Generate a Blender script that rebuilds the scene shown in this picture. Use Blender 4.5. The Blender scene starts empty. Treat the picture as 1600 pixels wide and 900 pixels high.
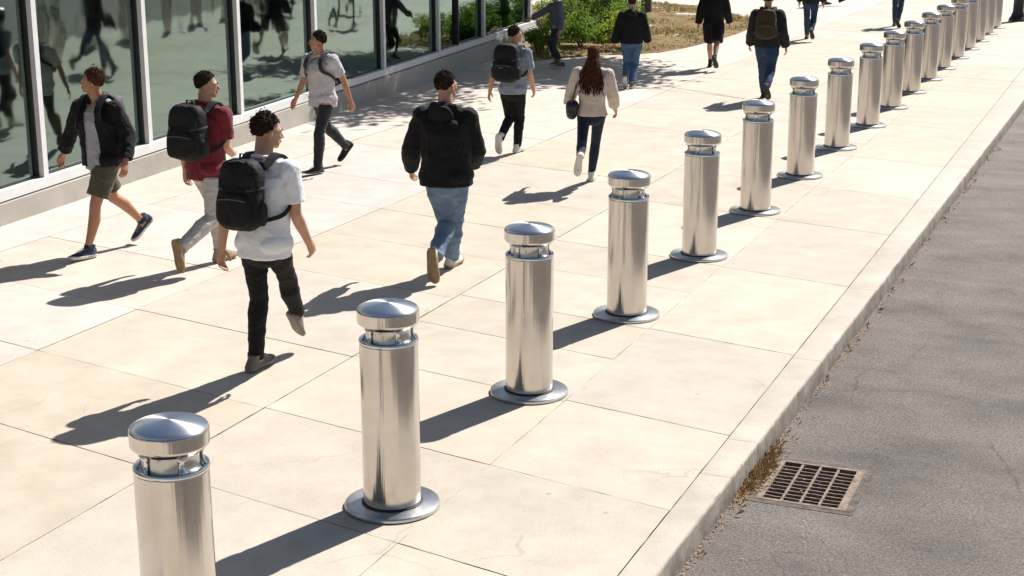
import bpy, bmesh, math, random, json
import numpy as np
from mathutils import Vector, Matrix, Quaternion
random.seed(7); RNG = np.random.default_rng(7)
SC = bpy.context.scene
COL = SC.collection
S = 1.1   # one survey unit in metres
PI = math.pi

# ------------------------------------------------------------------ naming
def tag(o, label=None, cat=None, group=None, kind=None):
    if label: o['label'] = label
    if cat: o['category'] = cat
    if group: o['group'] = group
    if kind: o['kind'] = kind
    return o
def empty(name, loc=(0, 0, 0), rz=0.0):
    o = bpy.data.objects.new(name, None); COL.objects.link(o)
    o.location = loc; o.rotation_euler = (0, 0, rz); o.empty_display_size = .1
    return o
def link(name, me, mat=None, parent=None, smooth=True, sharp=None):
    o = bpy.data.objects.new(name, me); COL.objects.link(o)
    if mat is not None:
        me.materials.clear()
        for m in (mat if isinstance(mat, (list, tuple)) else [mat]): me.materials.append(m)
    if smooth:
        me.polygons.foreach_set('use_smooth', [True] * len(me.polygons))
        if sharp: me.set_sharp_from_angle(angle=math.radians(sharp))
    if parent: o.parent = parent
    return o
def copy_tree(o, parent=None):
    c = o.copy(); COL.objects.link(c); c.parent = parent
    for ch in list(o.children): copy_tree(ch, c)
    return c

# --------------------------------------------------------------- materials
def new_mat(name):
    m = bpy.data.materials.new(name); m.use_nodes = True
    nt = m.node_tree; b = nt.nodes['Principled BSDF']
    return m, nt, b
def N(nt, t, **kw):
    n = nt.nodes.new(t)
    for k, v in kw.items(): setattr(n, k, v)
    return n
def noise(nt, vec, scale, detail=4, rough=.55):
    n = N(nt, 'ShaderNodeTexNoise'); n.inputs['Scale'].default_value = scale
    n.inputs['Detail'].default_value = detail; n.inputs['Roughness'].default_value = rough
    nt.links.new(vec, n.inputs['Vector']); return n.outputs['Fac']
def ramp(nt, fac, stops):
    r = N(nt, 'ShaderNodeValToRGB'); e = r.color_ramp.elements
    e[0].position, e[1].position = stops[0][0], stops[-1][0]
    for s in stops[1:-1]: e.new(s[0])
    for i, s in enumerate(stops):
        c = s[1]; e[i].color = (c[0], c[1], c[2], 1) if isinstance(c, (tuple, list)) else (c, c, c, 1)
    nt.links.new(fac, r.inputs['Fac']); return r.outputs['Color']
def mix(nt, fac, a, b, mode='MIX'):
    m = N(nt, 'ShaderNodeMix', data_type='RGBA', blend_type=mode)
    for s, v in ((m.inputs[0], fac), (m.inputs[6], a), (m.inputs[7], b)):
        if hasattr(v, 'is_linked'): nt.links.new(v, s)
        elif isinstance(v, (tuple, list)): s.default_value = (v[0], v[1], v[2], 1)
        else: s.default_value = v
    return m.outputs[2]
def coords(nt, kind='Object', scale=None):
    t = N(nt, 'ShaderNodeTexCoord'); v = t.outputs[kind]
    if scale:
        m = N(nt, 'ShaderNodeMapping'); m.inputs['Scale'].default_value = scale
        nt.links.new(v, m.inputs['Vector']); v = m.outputs['Vector']
    return v
def bump(nt, b, h, strength, dist=.01):
    n = N(nt, 'ShaderNodeBump'); n.inputs['Strength'].default_value = strength
    n.inputs['Distance'].default_value = dist
    nt.links.new(h, n.inputs['Height']); nt.links.new(n.outputs['Normal'], b.inputs['Normal'])
def plain(name, col, rough=.6, metal=0, var=.12, scale=30, bmp=.15, dist=.003, spec=.5, sheen=0):
    m, nt, b = new_mat(name); v = coords(nt)
    n1 = noise(nt, v, scale)
    d = tuple(c * (1 - var) for c in col); l = tuple(min(1, c * (1 + var)) for c in col)
    c = ramp(nt, n1, [(.3, d), (.7, l)])
    nt.links.new(c, b.inputs['Base Color'])
    b.inputs['Roughness'].default_value = rough; b.inputs['Metallic'].default_value = metal
    b.inputs['Specular IOR Level'].default_value = spec
    if sheen: b.inputs['Sheen Weight'].default_value = sheen; b.inputs['Sheen Roughness'].default_value = .5
    if bmp: bump(nt, b, noise(nt, v, scale * 4), bmp, dist)
    return m
def cloth(name, col, var=.15, rough=.85, sheen=.15, wrinkle=.45):
    m, nt, b = new_mat(name); v = coords(nt)
    n1 = noise(nt, v, 6, 5); n2 = noise(nt, v, 60, 3)
    c = ramp(nt, n1, [(.3, tuple(x * (1 - var) for x in col)), (.7, tuple(min(1, x * (1 + var)) for x in col))])
    nt.links.new(c, b.inputs['Base Color']); b.inputs['Roughness'].default_value = rough
    b.inputs['Specular IOR Level'].default_value = .25
    b.inputs['Sheen Weight'].default_value = sheen
    a = N(nt, 'ShaderNodeMath', operation='ADD'); nt.links.new(n2, a.inputs[0]); nt.links.new(noise(nt, v, 18, 4), a.inputs[1])
    wr = N(nt, 'ShaderNodeTexNoise'); wr.inputs['Scale'].default_value = 11; wr.inputs['Detail'].default_value = 4; wr.inputs['Distortion'].default_value = 1.6; nt.links.new(v, wr.inputs['Vector'])
    ab = N(nt, 'ShaderNodeMath', operation='PINGPONG'); ab.inputs[1].default_value = .12; nt.links.new(wr.outputs['Fac'], ab.inputs[0])
    a2 = N(nt, 'ShaderNodeMath', operation='MULTIPLY_ADD'); a2.inputs[1].default_value = 5.0; nt.links.new(ab.outputs[0], a2.inputs[0]); nt.links.new(a.outputs[0], a2.inputs[2])
    bump(nt, b, a2.outputs[0], wrinkle, .016)
    return m
def denim(name, base, light):
    m, nt, b = new_mat(name); v = coords(nt)
    n1 = noise(nt, v, 5, 5, .6)
    c = ramp(nt, n1, [(.35, base), (.68, light)])
    c = mix(nt, .25, c, ramp(nt, noise(nt, coords(nt, scale=(300, 300, 40)), 1), [(.3, (0, 0, 0)), (.7, light)]))
    nt.links.new(c, b.inputs['Base Color']); b.inputs['Roughness'].default_value = .85
    b.inputs['Specular IOR Level'].default_value = .2
    bump(nt, b, noise(nt, v, 25, 5), .4, .01)
    return m

M = {}
def steel(name, rough, aniso, col=(.62, .585, .55), streak=None):
    m, nt, b = new_mat(name)
    b.inputs['Metallic'].default_value = 1; b.inputs['Anisotropic'].default_value = aniso; b.inputs['Anisotropic Rotation'].default_value = .25
    v = coords(nt, scale=streak or (6, 6, 260))
    n = noise(nt, v, 1, 5, .7)
    c = ramp(nt, n, [(.3, tuple(x * .93 for x in col)), (.7, tuple(min(1, x * 1.05) for x in col))])
    n3 = noise(nt, coords(nt), 3.5, 5, .6)
    c = mix(nt, 1, c, ramp(nt, n3, [(.3, .88), (.6, 1.0)]), 'MULTIPLY')
    nt.links.new(c, b.inputs['Base Color'])
    r = N(nt, 'ShaderNodeMapRange'); r.inputs['To Min'].default_value = rough * .8; r.inputs['To Max'].default_value = rough * 1.25
    nt.links.new(n, r.inputs['Value']); nt.links.new(r.outputs[0], b.inputs['Roughness'])
    t = N(nt, 'ShaderNodeTangent', direction_type='RADIAL', axis='Z'); nt.links.new(t.outputs[0], b.inputs['Tangent'])
    if not streak:
        vw = noise(nt, coords(nt, scale=(26, 26, .35)), 1, 3, .6)
        bump(nt, b, vw, .30, .014)
    return m
M['steel'] = steel('brushed_steel', .13, .85)
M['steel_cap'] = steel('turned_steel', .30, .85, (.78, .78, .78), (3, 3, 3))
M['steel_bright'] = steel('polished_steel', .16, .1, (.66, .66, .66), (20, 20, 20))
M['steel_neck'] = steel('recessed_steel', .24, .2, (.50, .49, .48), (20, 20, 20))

# concrete pavement: per-slab tint read from an attribute, mottling, fine grain
def concrete(name, c0, c1, attr=None, grain=1.0, stain=.5, rough=.75, foot=None):
    m, nt, b = new_mat(name)
    g = N(nt, 'ShaderNodeNewGeometry'); v = g.outputs['Position']
    big = noise(nt, v, .55, 6, .6); mid = noise(nt, v, 3.1, 6, .65); fine = noise(nt, v, 150, 3, .7); spk = noise(nt, v, 45, 2, .5)
    c = ramp(nt, mid, [(.3, c0), (.7, c1)])
    c = mix(nt, stain, c, ramp(nt, big, [(.33, .81), (.6, 1.03)]), 'MULTIPLY')
    c = mix(nt, .5 * grain, c, ramp(nt, fine, [(.32, .55), (.60, 1.10)]), 'MULTIPLY')
    c = mix(nt, 1, c, ramp(nt, spk, [(.22, .72), (.31, 1.0)]), 'MULTIPLY')
    blot = noise(nt, v, 1.7, 3, .75)
    c = mix(nt, ramp(nt, blot, [(.66, 0), (.80, .20)]), c, (.30, .22, .14))
    gum = N(nt, 'ShaderNodeTexVoronoi'); gum.inputs['Scale'].default_value = 2.6; nt.links.new(v, gum.inputs['Vector'])
    sel = N(nt, 'ShaderNodeSeparateColor'); nt.links.new(gum.outputs['Color'], sel.inputs[0])
    near = ramp(nt, gum.outputs['Distance'], [(.035, 1), (.055, 0)]); pick = ramp(nt, sel.outputs[0], [(.62, 0), (.66, .42)])
    c = mix(nt, mix(nt, 1, near, pick, 'MULTIPLY'), c, (.20, .165, .13))
    vc = N(nt, 'ShaderNodeTexVoronoi', feature='DISTANCE_TO_EDGE'); vc.inputs['Scale'].default_value = .55
    nw = N(nt, 'ShaderNodeTexNoise'); nw.inputs['Scale'].default_value = 1.8; nw.inputs['Detail'].default_value = 8; nt.links.new(v, nw.inputs['Vector'])
    nt.links.new(mix(nt, .35, v, nw.outputs['Color'], 'ADD'), vc.inputs['Vector'])
    hair = ramp(nt, vc.outputs['Distance'], [(.0, 1), (.0035, 0)]); gate = ramp(nt, noise(nt, v, .8, 3), [(.50, 0), (.60, .38)])
    c = mix(nt, mix(nt, 1, hair, gate, 'MULTIPLY'), c, (.24, .18, .13))
    drip = noise(nt, v, 9, 7, .8)
    c = mix(nt, ramp(nt, drip, [(.58, 0), (.70, .20)]), c, (.36, .29, .22))
    if foot:  # grime at the foot, plus shade put into the colour up the face
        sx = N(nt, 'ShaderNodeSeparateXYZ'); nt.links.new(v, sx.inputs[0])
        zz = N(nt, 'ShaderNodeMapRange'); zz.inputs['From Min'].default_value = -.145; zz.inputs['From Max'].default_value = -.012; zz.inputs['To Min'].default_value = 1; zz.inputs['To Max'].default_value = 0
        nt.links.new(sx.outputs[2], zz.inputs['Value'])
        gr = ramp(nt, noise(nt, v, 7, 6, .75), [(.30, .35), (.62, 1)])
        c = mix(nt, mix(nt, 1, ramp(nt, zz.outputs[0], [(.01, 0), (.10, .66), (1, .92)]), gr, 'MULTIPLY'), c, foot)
    if attr:
        a = N(nt, 'ShaderNodeAttribute', attribute_name=attr)
        c = mix(nt, 1, c, a.outputs['Color'], 'MULTIPLY')
    nt.links.new(c, b.inputs['Base Color']); b.inputs['Roughness'].default_value = rough
    b.inputs['Specular IOR Level'].default_value = .35
    ad = N(nt, 'ShaderNodeMath', operation='ADD'); nt.links.new(fine, ad.inputs[0]); nt.links.new(mid, ad.inputs[1])
    bump(nt, b, ad.outputs[0], .25, .004)
    return m
M['pave'] = concrete('pavement_concrete', (.50, .438, .365), (.61, .548, .470), 'tint')
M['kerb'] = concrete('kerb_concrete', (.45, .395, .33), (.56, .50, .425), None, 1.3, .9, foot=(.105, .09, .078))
M['plinth'] = concrete('plinth_concrete', (.42, .39, .35), (.52, .48, .43), None, 1.0, .8)
M['joint'] = plain('joint_grit', (.13, .09, .06), .95, var=.5, scale=40, spec=.1)

def asphalt():
    m, nt, b = new_mat('asphalt')
    g = N(nt, 'ShaderNodeNewGeometry'); v = g.outputs['Position']
    mp = N(nt, 'ShaderNodeMapping'); mp.inputs['Scale'].default_value = (.8, 1.3, 1); nt.links.new(v, mp.inputs['Vector'])
    big = noise(nt, mp.outputs[0], 1.3, 7, .65); fine = noise(nt, v, 62, 6, .85); st = noise(nt, v, 170, 3, .9)
    c = ramp(nt, big, [(.30, (.125, .108, .098)), (.45, (.19, .165, .148)), (.68, (.26, .228, .204))])
    c = mix(nt, .75, c, ramp(nt, fine, [(.38, .25), (.64, 1.75)]), 'MULTIPLY')
    c = mix(nt, ramp(nt, st, [(.58, 0), (.68, .65)]), c, (.42, .38, .34))
    vo = N(nt, 'ShaderNodeTexVoronoi', feature='DISTANCE_TO_EDGE'); vo.inputs['Scale'].default_value = .9
    nn = N(nt, 'ShaderNodeTexNoise'); nn.inputs['Scale'].default_value = 2.5; nn.inputs['Detail'].default_value = 6; nt.links.new(v, nn.inputs['Vector'])
    mv = mix(nt, .12, v, nn.outputs['Color'], 'ADD'); nt.links.new(mv, vo.inputs['Vector'])
    cr = ramp(nt, vo.outputs['Distance'], [(.0, .45), (.006, 1.0)])
    gate = ramp(nt, noise(nt, v, .7, 3), [(.52, 0), (.60, .7)])
    c = mix(nt, gate, c, mix(nt, 1, c, cr, 'MULTIPLY'))
    nt.links.new(c, b.inputs['Base Color']); b.inputs['Roughness'].default_value = .85
    b.inputs['Specular IOR Level'].default_value = .3
    ad = N(nt, 'ShaderNodeMath', operation='ADD'); nt.links.new(fine, ad.inputs[0]); nt.links.new(st, ad.inputs[1])
    bump(nt, b, ad.outputs[0], .9, .010)
    return m
M['asphalt'] = asphalt()
M['white_metal'] = plain('white_coated_metal', (.74, .74, .73), .42, var=.05, scale=8, bmp=.05)
M['black_trim'] = plain('matte_black_trim', (.018, .02, .02), .55, var=.2)
M['black_metal'] = plain('black_cast_iron', (.012, .012, .013), .42, var=.3, scale=20, bmp=.2)
M['rust'] = plain('rusty_iron', (.21, .155, .12), .8, .25, var=.45, scale=25, bmp=.5)
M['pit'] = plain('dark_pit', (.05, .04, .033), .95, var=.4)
M['soil'] = None
def glass():
    m, nt, b = new_mat('tinted_window_glass')
    nt.nodes.remove(b); out = nt.nodes['Material Output']
    tr = N(nt, 'ShaderNodeBsdfTransparent'); tr.inputs['Color'].default_value = (.60, .80, .73, 1)
    gl = N(nt, 'ShaderNodeBsdfGlossy'); gl.inputs['Roughness'].default_value = .035; gl.inputs['Color'].default_value = (.74, .97, .89, 1)
    v = coords(nt); bp = N(nt, 'ShaderNodeBump'); bp.inputs['Strength'].default_value = .22; bp.inputs['Distance'].default_value = .03
    nt.links.new(noise(nt, v, 1.1, 2), bp.inputs['Height']); nt.links.new(bp.outputs[0], gl.inputs['Normal'])
    lw = N(nt, 'ShaderNodeFresnel'); lw.inputs['IOR'].default_value = 1.55
    mr = N(nt, 'ShaderNodeMapRange'); mr.inputs['To Min'].default_value = .20; mr.inputs['To Max'].default_value = 1.0
    nt.links.new(lw.outputs[0], mr.inputs['Value'])
    mx = N(nt, 'ShaderNodeMixShader'); nt.links.new(mr.outputs[0], mx.inputs[0]); nt.links.new(tr.outputs[0], mx.inputs[1]); nt.links.new(gl.outputs[0], mx.inputs[2])
    nt.links.new(mx.outputs[0], out.inputs['Surface'])
    return m
M['glass'] = glass()
M['room_floor'] = plain('room_floor', (.48, .52, .49), .5, var=.15, scale=3)
M['room_wall'] = plain('room_wall', (.50, .56, .53), .8, var=.2, scale=2)
M['added_panel'] = plain('pale_panel', (.52, .64, .62), .7, var=.08, scale=2)
def skin(name, col):
    m, nt, b = new_mat(name); v = coords(nt)
    c = ramp(nt, noise(nt, v, 14, 4), [(.3, tuple(x * .86 for x in col)), (.7, col)])
    nt.links.new(c, b.inputs['Base Color']); b.inputs['Roughness'].default_value = .52
    b.inputs['Subsurface Weight'].default_value = .12; b.inputs['Subsurface Radius'].default_value = (.012, .005, .003)
    b.inputs['Subsurface Scale'].default_value = 1.0
    bump(nt, b, noise(nt, v, 260, 2), .12, .002)
    return m
M['skin'] = skin('skin', (.50, .27, .17)); M['skin_tan'] = skin('skin_tan', (.44, .21, .115)); M['skin_fair'] = skin('skin_fair', (.56, .33, .23))
def hairmat(name, c0, c1):
    m, nt, b = new_mat(name); v = coords(nt)
    c = ramp(nt, noise(nt, v, 70, 4, .7), [(.3, c0), (.7, c1)])
    nt.links.new(c, b.inputs['Base Color']); b.inputs['Roughness'].default_value = .85; b.inputs['Specular IOR Level'].default_value = .12
    bump(nt, b, noise(nt, v, 260, 3, .8), .8, .006)
    return m
M['hair_dark'] = hairmat('dark_brown_hair', (.010, .007, .005), (.040, .024, .015))
M['hair_brown'] = hairmat('curly_brown_hair', (.030, .013, .007), (.12, .055, .026))
M['hair_auburn'] = hairmat('long_auburn_hair', (.022, .008, .005), (.115, .042, .020))
M['eye'] = plain('eye_white', (.55, .52, .50), .2, var=.03); M['iris'] = plain('iris_dark', (.02, .012, .008), .15)
M['lips'] = plain('lips', (.36, .15, .12), .5)

# ------------------------------------------------------------- mesh helpers
class MB:
    def __init__(s): s.v = []; s.f = []
    def add(s, v, f):
        o = len(s.v); s.v += [tuple(p) for p in v]; s.f += [tuple(i + o for i in q) for q in f]
    def box(s, a, b, M4=None):
        x0, y0, z0 = a; x1, y1, z1 = b
        v = [(x0, y0, z0), (x1, y0, z0), (x1, y1, z0), (x0, y1, z0), (x0, y0, z1), (x1, y0, z1), (x1, y1, z1), (x0, y1, z1)]
        if M4 is not None: v = [M4 @ Vector(p) for p in v]
        s.add(v, [(0, 3, 2, 1), (4, 5, 6, 7), (0, 1, 5, 4), (1, 2, 6, 5), (2, 3, 7, 6), (3, 0, 4, 7)])
    def lathe(s, prof, n=48, c=(0, 0, 0)):
        v = []; f = []; k = len(prof)
        for i in range(n):
            a = 2 * PI * i / n
            for r, z in prof: v.append((c[0] + r * math.cos(a), c[1] + r * math.sin(a), c[2] + z))
        for i in range(n):
            j = (i + 1) % n
            for q in range(k - 1): f.append((i * k + q, j * k + q, j * k + q + 1, i * k + q + 1))
        f.append(tuple(i * k + k - 1 for i in range(n))); f.append(tuple((n - 1 - i) * k for i in range(n)))
        s.add(v, f)
    def tube(s, pts, radii, n=14, side=None, ends=True, flat=False):
        """radii: list of r or (rx, ry); side: reference x axis of the section"""
        P = [Vector(p) for p in pts]; R = [r if isinstance(r, (tuple, list)) else (r, r) for r in radii]
        if ends and not flat:
            t0 = (P[0] - P[1]).normalized(); t1 = (P[-1] - P[-2]).normalized()
            a0 = min(R[0]); a1 = min(R[-1]); pre = []; post = []
            for k in (.92, .7, .38): pass
            for an in (20, 45, 70):
                cs, sn = math.cos(math.radians(an)), math.sin(math.radians(an))
                pre.insert(0, (P[0] + t0 * a0 * sn, (R[0][0] * cs, R[0][1] * cs)))
                post.append((P[-1] + t1 * a1 * sn, (R[-1][0] * cs, R[-1][1] * cs)))
            P = [p for p, _ in pre] + P + [p for p, _ in post]; R = [r for _, r in pre] + R + [r for _, r in post]
        ref = Vector(side).normalized() if side is not None else None; prev = None; v = []
        for i, p in enumerate(P):
            t = (P[min(i + 1, len(P) - 1)] - P[max(i - 1, 0)]).normalized()
            if ref is not None: x = ref - t * ref.dot(t)
            elif prev is None: x = t.orthogonal()
            else: x = prev - t * prev.dot(t)
            if x.length < 1e-5: x = t.orthogonal()
            x.normalize(); prev = x; y = t.cross(x)
            for k in range(n):
                a = 2 * PI * k / n
                v.append(p + x * (R[i][0] * math.cos(a)) + y * (R[i][1] * math.sin(a)))
        f = []
        for i in range(len(P) - 1):
            for k in range(n):
                j = (k + 1) % n; f.append((i * n + k, i * n + j, (i + 1) * n + j, (i + 1) * n + k))
        f.append(tuple(range(n - 1, -1, -1))); b = (len(P) - 1) * n; f.append(tuple(b + k for k in range(n)))
        s.add(v, f)
    def ell(s, c, r, rot=None, n=14, m=9, sq=1.0):
        v = []; f = []; c = Vector(c)
        def pw(x): return math.copysign(abs(x) ** sq, x)
        for i in range(1, m):
            th = PI * i / m
            for k in range(n):
                a = 2 * PI * k / n
                p = Vector((r[0] * pw(math.sin(th)) * pw(math.cos(a)), r[1] * pw(math.sin(th)) * pw(math.sin(a)), r[2] * pw(math.cos(th))))
                v.append(c + (rot @ p if rot is not None else p))
        top = len(v); p = Vector((0, 0, r[2])); v.append(c + (rot @ p if rot is not None else p))
        bot = len(v); v.append(c - (rot @ p if rot is not None else p))
        for i in range(m - 2):
            for k in range(n):
                j = (k + 1) % n; f.append((i * n + k, (i + 1) * n + k, (i + 1) * n + j, i * n + j))
        for k in range(n):
            j = (k + 1) % n; f.append((top, k, j)); f.append((bot, (m - 2) * n + j, (m - 2) * n + k))
        s.add(v, f)
    def mesh(s, name):
        me = bpy.data.meshes.new(name); me.from_pydata([tuple(p) for p in s.v], [], s.f); me.update(); return me
    def build(s, name, mat, parent=None, smooth=True, sharp=None):
        return link(name, s.mesh(name), mat, parent, smooth, sharp)

def remesh(mb, name, voxel, smooth=3, fac=.5):
    me = mb.mesh(name + '_raw'); o = bpy.data.objects.new(name + '_tmp', me); COL.objects.link(o)
    r = o.modifiers.new('r', 'REMESH'); r.mode = 'VOXEL'; r.voxel_size = voxel; r.use_smooth_shade = True
    if smooth:
        m = o.modifiers.new('s', 'SMOOTH'); m.iterations = smooth; m.factor = fac
    dg = bpy.context.evaluated_depsgraph_get(); ev = o.evaluated_get(dg)
    out = bpy.data.meshes.new_from_object(ev); out.name = name
    bpy.data.objects.remove(o); bpy.data.meshes.remove(me)
    return out
_K = RNG.normal(size=(3, 12, 3)); _PH = RNG.uniform(0, 6.28, size=(3, 12))
def fold(P, scale, seed=0):
    """smooth pseudo noise on an (n,3) array, about -1..1, with ridges"""
    Q = P * np.array(scale); w = Q + .45 * np.sin(Q[:, [1, 2, 0]] * 1.7 + seed)
    a = np.zeros(len(P))
    for k in range(7): a += np.sin(w @ _K[seed % 3, k] + _PH[seed % 3, k] + seed)
    b = np.zeros(len(P))
    for k in range(7, 12): b += np.sin(2.1 * (w @ _K[seed % 3, k]) + _PH[seed % 3, k])
    a = a / 3.2; return (1 - 2 * np.abs(np.tanh(a))) * .6 + b * .12
def displace(me, amp, scale, seed=0, mask=None):
    n = len(me.vertices); co = np.empty(n * 3); me.vertices.foreach_get('co', co); co = co.reshape(-1, 3)
    no = np.empty(n * 3); me.vertex_normals.foreach_get('vector', no); no = no.reshape(-1, 3)
    d = fold(co, scale, seed) * amp
    if mask is not None: d = d * mask(co)
    co = co + no * d[:, None]; me.vertices.foreach_set('co', co.ravel()); me.update()

# ============================================================ THE SETTING
def slope(c): return -.215 - .010 * min(10, max(0, c - 3))
KX = 1.29
cols = [  # (x0, x1, list of cross-joint offsets), survey units
    (.24, KX, [-40, -34, -29, -25, -21.5, -18.5, -16, -13.7, -11.6, -9.8, -8.1, -6.5, -4.9, -3.3, -1.8, -.37, .70, 1.83, 3.45, 5.34, 7.26, 8.95, 10.85, 11.74]),
    (-1.33, .24, [-40, -34, -29, -25, -21.5, -18.5, -16, -13.7, -11.6, -9.8, -8.1, -6.5, -4.9, -3.3, -1.8, -.37, .70, 1.80, 2.69, 3.43, 4.47, 5.36, 7.26, 8.95, 10.85, 11.74]),
    (-3.30, -1.33, [-40, -34, -29, -25, -21.5, -18.5, -16, -13.7, -11.6, -9.8, -8.1, -6.5, -4.9, -3.3, -1.8, -.37, .69, 1.77, 3.32, 4.47, 5.48, 6.56, 8.1, 9.6, 11.2, 12.6]),
    (-5.42, -3.30, [-40, -34, -29, -25, -21.5, -18.5, -16, -13.7, -11.6, -9.8, -8.1, -6.5, -4.9, -3.3, -1.8, -.37, .69, 1.77, 2.97, 4.38, 5.48, 6.56, 8.1, 9.6, 11.2, 12.6]),
    (-7.8, -5.42, [-40, -34, -29, -25, -21.5, -18.5, -16, -13.7, -11.6, -9.8, -8.1, -6.5, -4.9, -3.3, -1.8, -.37, .9, 2.3, 4.38, 6.3, 8.1, 9.6, 11.2, 12.6]),
    (-10.4, -7.8, [-40, -25, -12, 0, 11.2, 12.6]), (-14, -10.4, [-40, -25, -12, 0, 11.2, 12.6]), (-19, -14, [-40, -25, -12, 0, 11.2, 12.6])]
def build_pavement():
    V = []; F = []; T = []
    rng = random.Random(3)
    for ci, (x0, x1, cs) in enumerate(cols):
        cs = list(cs)
        while cs[-1] < 90: cs.append(cs[-1] + 1.75 + (cs[-1] > 30) * 2)
        for c0, c1 in zip(cs[:-1], cs[1:]):
            g = .0031
            gx = .0008 if x1 == .24 or x0 == .24 else g
            near = c0 < 9 and ci < 4
            n = 14 if near else 2
            jit = .0018 if near else 0
            P = []
            def pt(x, c): return (x * S, (c + slope(c) * x) * S)
            # outline with slightly ragged edges
            for k in range(n): P.append(pt(x0 + gx + (x1 - x0 - 2 * gx) * k / n, c0 + g + rng.uniform(-jit, jit)))
            gx1 = .0008 if x1 == .24 else g; gx0 = .0008 if x0 == .24 else g
            for k in range(n): P.append(pt(x1 - gx1 + rng.uniform(-jit, jit), c0 + g + (c1 - c0 - 2 * g) * k / n))
            for k in range(n): P.append(pt(x1 - gx1 - (x1 - x0 - gx1 - gx0) * k / n, c1 - g + rng.uniform(-jit, jit)))
            for k in range(n): P.append(pt(x0 + gx0 + rng.uniform(-jit, jit), c1 - g - (c1 - c0 - 2 * g) * k / n))
            o = len(V); m = len(P); dz = rng.uniform(-.0012, .0012)
            V += [(a, b, dz) for a, b in P] + [(a, b, -.03) for a, b in P]
            t = rng.uniform(.93, 1.03)
            if ci >= 3: t = rng.uniform(1.03, 1.12)
            tc = (t, t * rng.uniform(.975, 1.0), t * (rng.uniform(.92, 1.0) + (.07 if ci >= 3 else 0)), 1)
            F.append(tuple(o + i for i in range(m))); T.append(tc)
            for i in range(m):
                j = (i + 1) % m; F.append((o + i, o + m + i, o + m + j, o + j)); T.append((.25, .2, .16, 1))
    me = bpy.data.meshes.new('pavement'); me.from_pydata(V, [], F); me.update()
    a = me.color_attributes.new('tint', 'FLOAT_COLOR', 'CORNER'); buf = []
    for p, t in zip(me.polygons, T): buf += list(t) * p.loop_total
    a.data.foreach_set('color', buf)
    o = link('pavement', me, M['pave'], None, False); tag(o, kind='structure')
build_pavement()
def sheet(name, x0, x1, y0, y1, z, mat):
    b = MB(); b.add([(x0, y0, z), (x1, y0, z), (x1, y1, z), (x0, y1, z)], [(0, 1, 2, 3)])
    return tag(b.build(name, mat, None, False), kind='structure')
sheet('pavement_bed', -21, KX * S + .01, -44, 104, -.012, M['joint'])
sheet('ground', -900, 900, -900, 900, -.40, plain('far_ground', (.30, .27, .22), .9, var=.2, scale=.3, bmp=0))

# kerb: edge line drifts slightly outwards with distance as in the photograph
def kerb_out(y): return (1.445 + .0105 * y / S) * S
def build_kerb():
    b = MB(); js = []; y = -7.2
    rng = random.Random(5)
    marks = [-40, -30, -20, -13, -9, -7.0, -4.9, -3.0, -1.2, .95, 1.50, 3.10, 5.0, 6.9, 8.6, 10.5, 12.3]
    while marks[-1] < 94: marks.append(marks[-1] + 1.8)
    for a, c in zip(marks[:-1], marks[1:]):
        n = 44 if a < 12 else 3
        ys = [(a + (c - a) * k / n) * S + (.002 if k == 0 else 0) - (.002 if k == n else 0) for k in range(n + 1)]
        prof = []
        V = []
        for yy in ys:
            r = (lambda: rng.gauss(0, .0018)) if a < 12 else (lambda: 0)
            xo = kerb_out(yy)
            V += [(KX * S + .003, yy, -.16), (KX * S + .003, yy, .001), (xo - .016, yy, .001), (xo - .005 + r(), yy, -.004 + r()), (xo + r(), yy, -.015 + r()), (xo + .012 + r(), yy, -.16)]
        F = []
        for i in range(n):
            for q in range(5): F.append((i * 6 + q, i * 6 + q + 1, i * 6 + 7 + q, i * 6 + 6 + q))
        F.append((0, 5, 4, 3, 2, 1)); k = n * 6; F.append((k, k + 1, k + 2, k + 3, k + 4, k + 5))
        b.add(V, F)
    o = b.build('kerb', M['kerb'], None, True, 50); tag(o, kind='structure')
build_kerb()
# road with a real opening for the drain
RZ = -.143
GX0, GX1, GY0, GY1 = 1.575 * S, 2.015 * S, 1.05 * S, 1.62 * S
def build_road():
    xs = [1.30 * S, GX0, GX1, 14.0]; ys = [-44, GY0, GY1, 104]
    V = [(x, y, RZ) for y in ys for x in xs]; F = []
    for j in range(3):
        for i in range(3):
            if (i, j) == (1, 1): continue
            a = j * 4 + i; F.append((a, a + 1, a + 5, a + 4))
    b = MB(); b.add(V, F); o = b.build('road', M['asphalt'], None, False); tag(o, kind='structure')
build_road()
sheet('far_pavement', 14.0, 60, -44, 104, -.12, M['kerb'])

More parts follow.
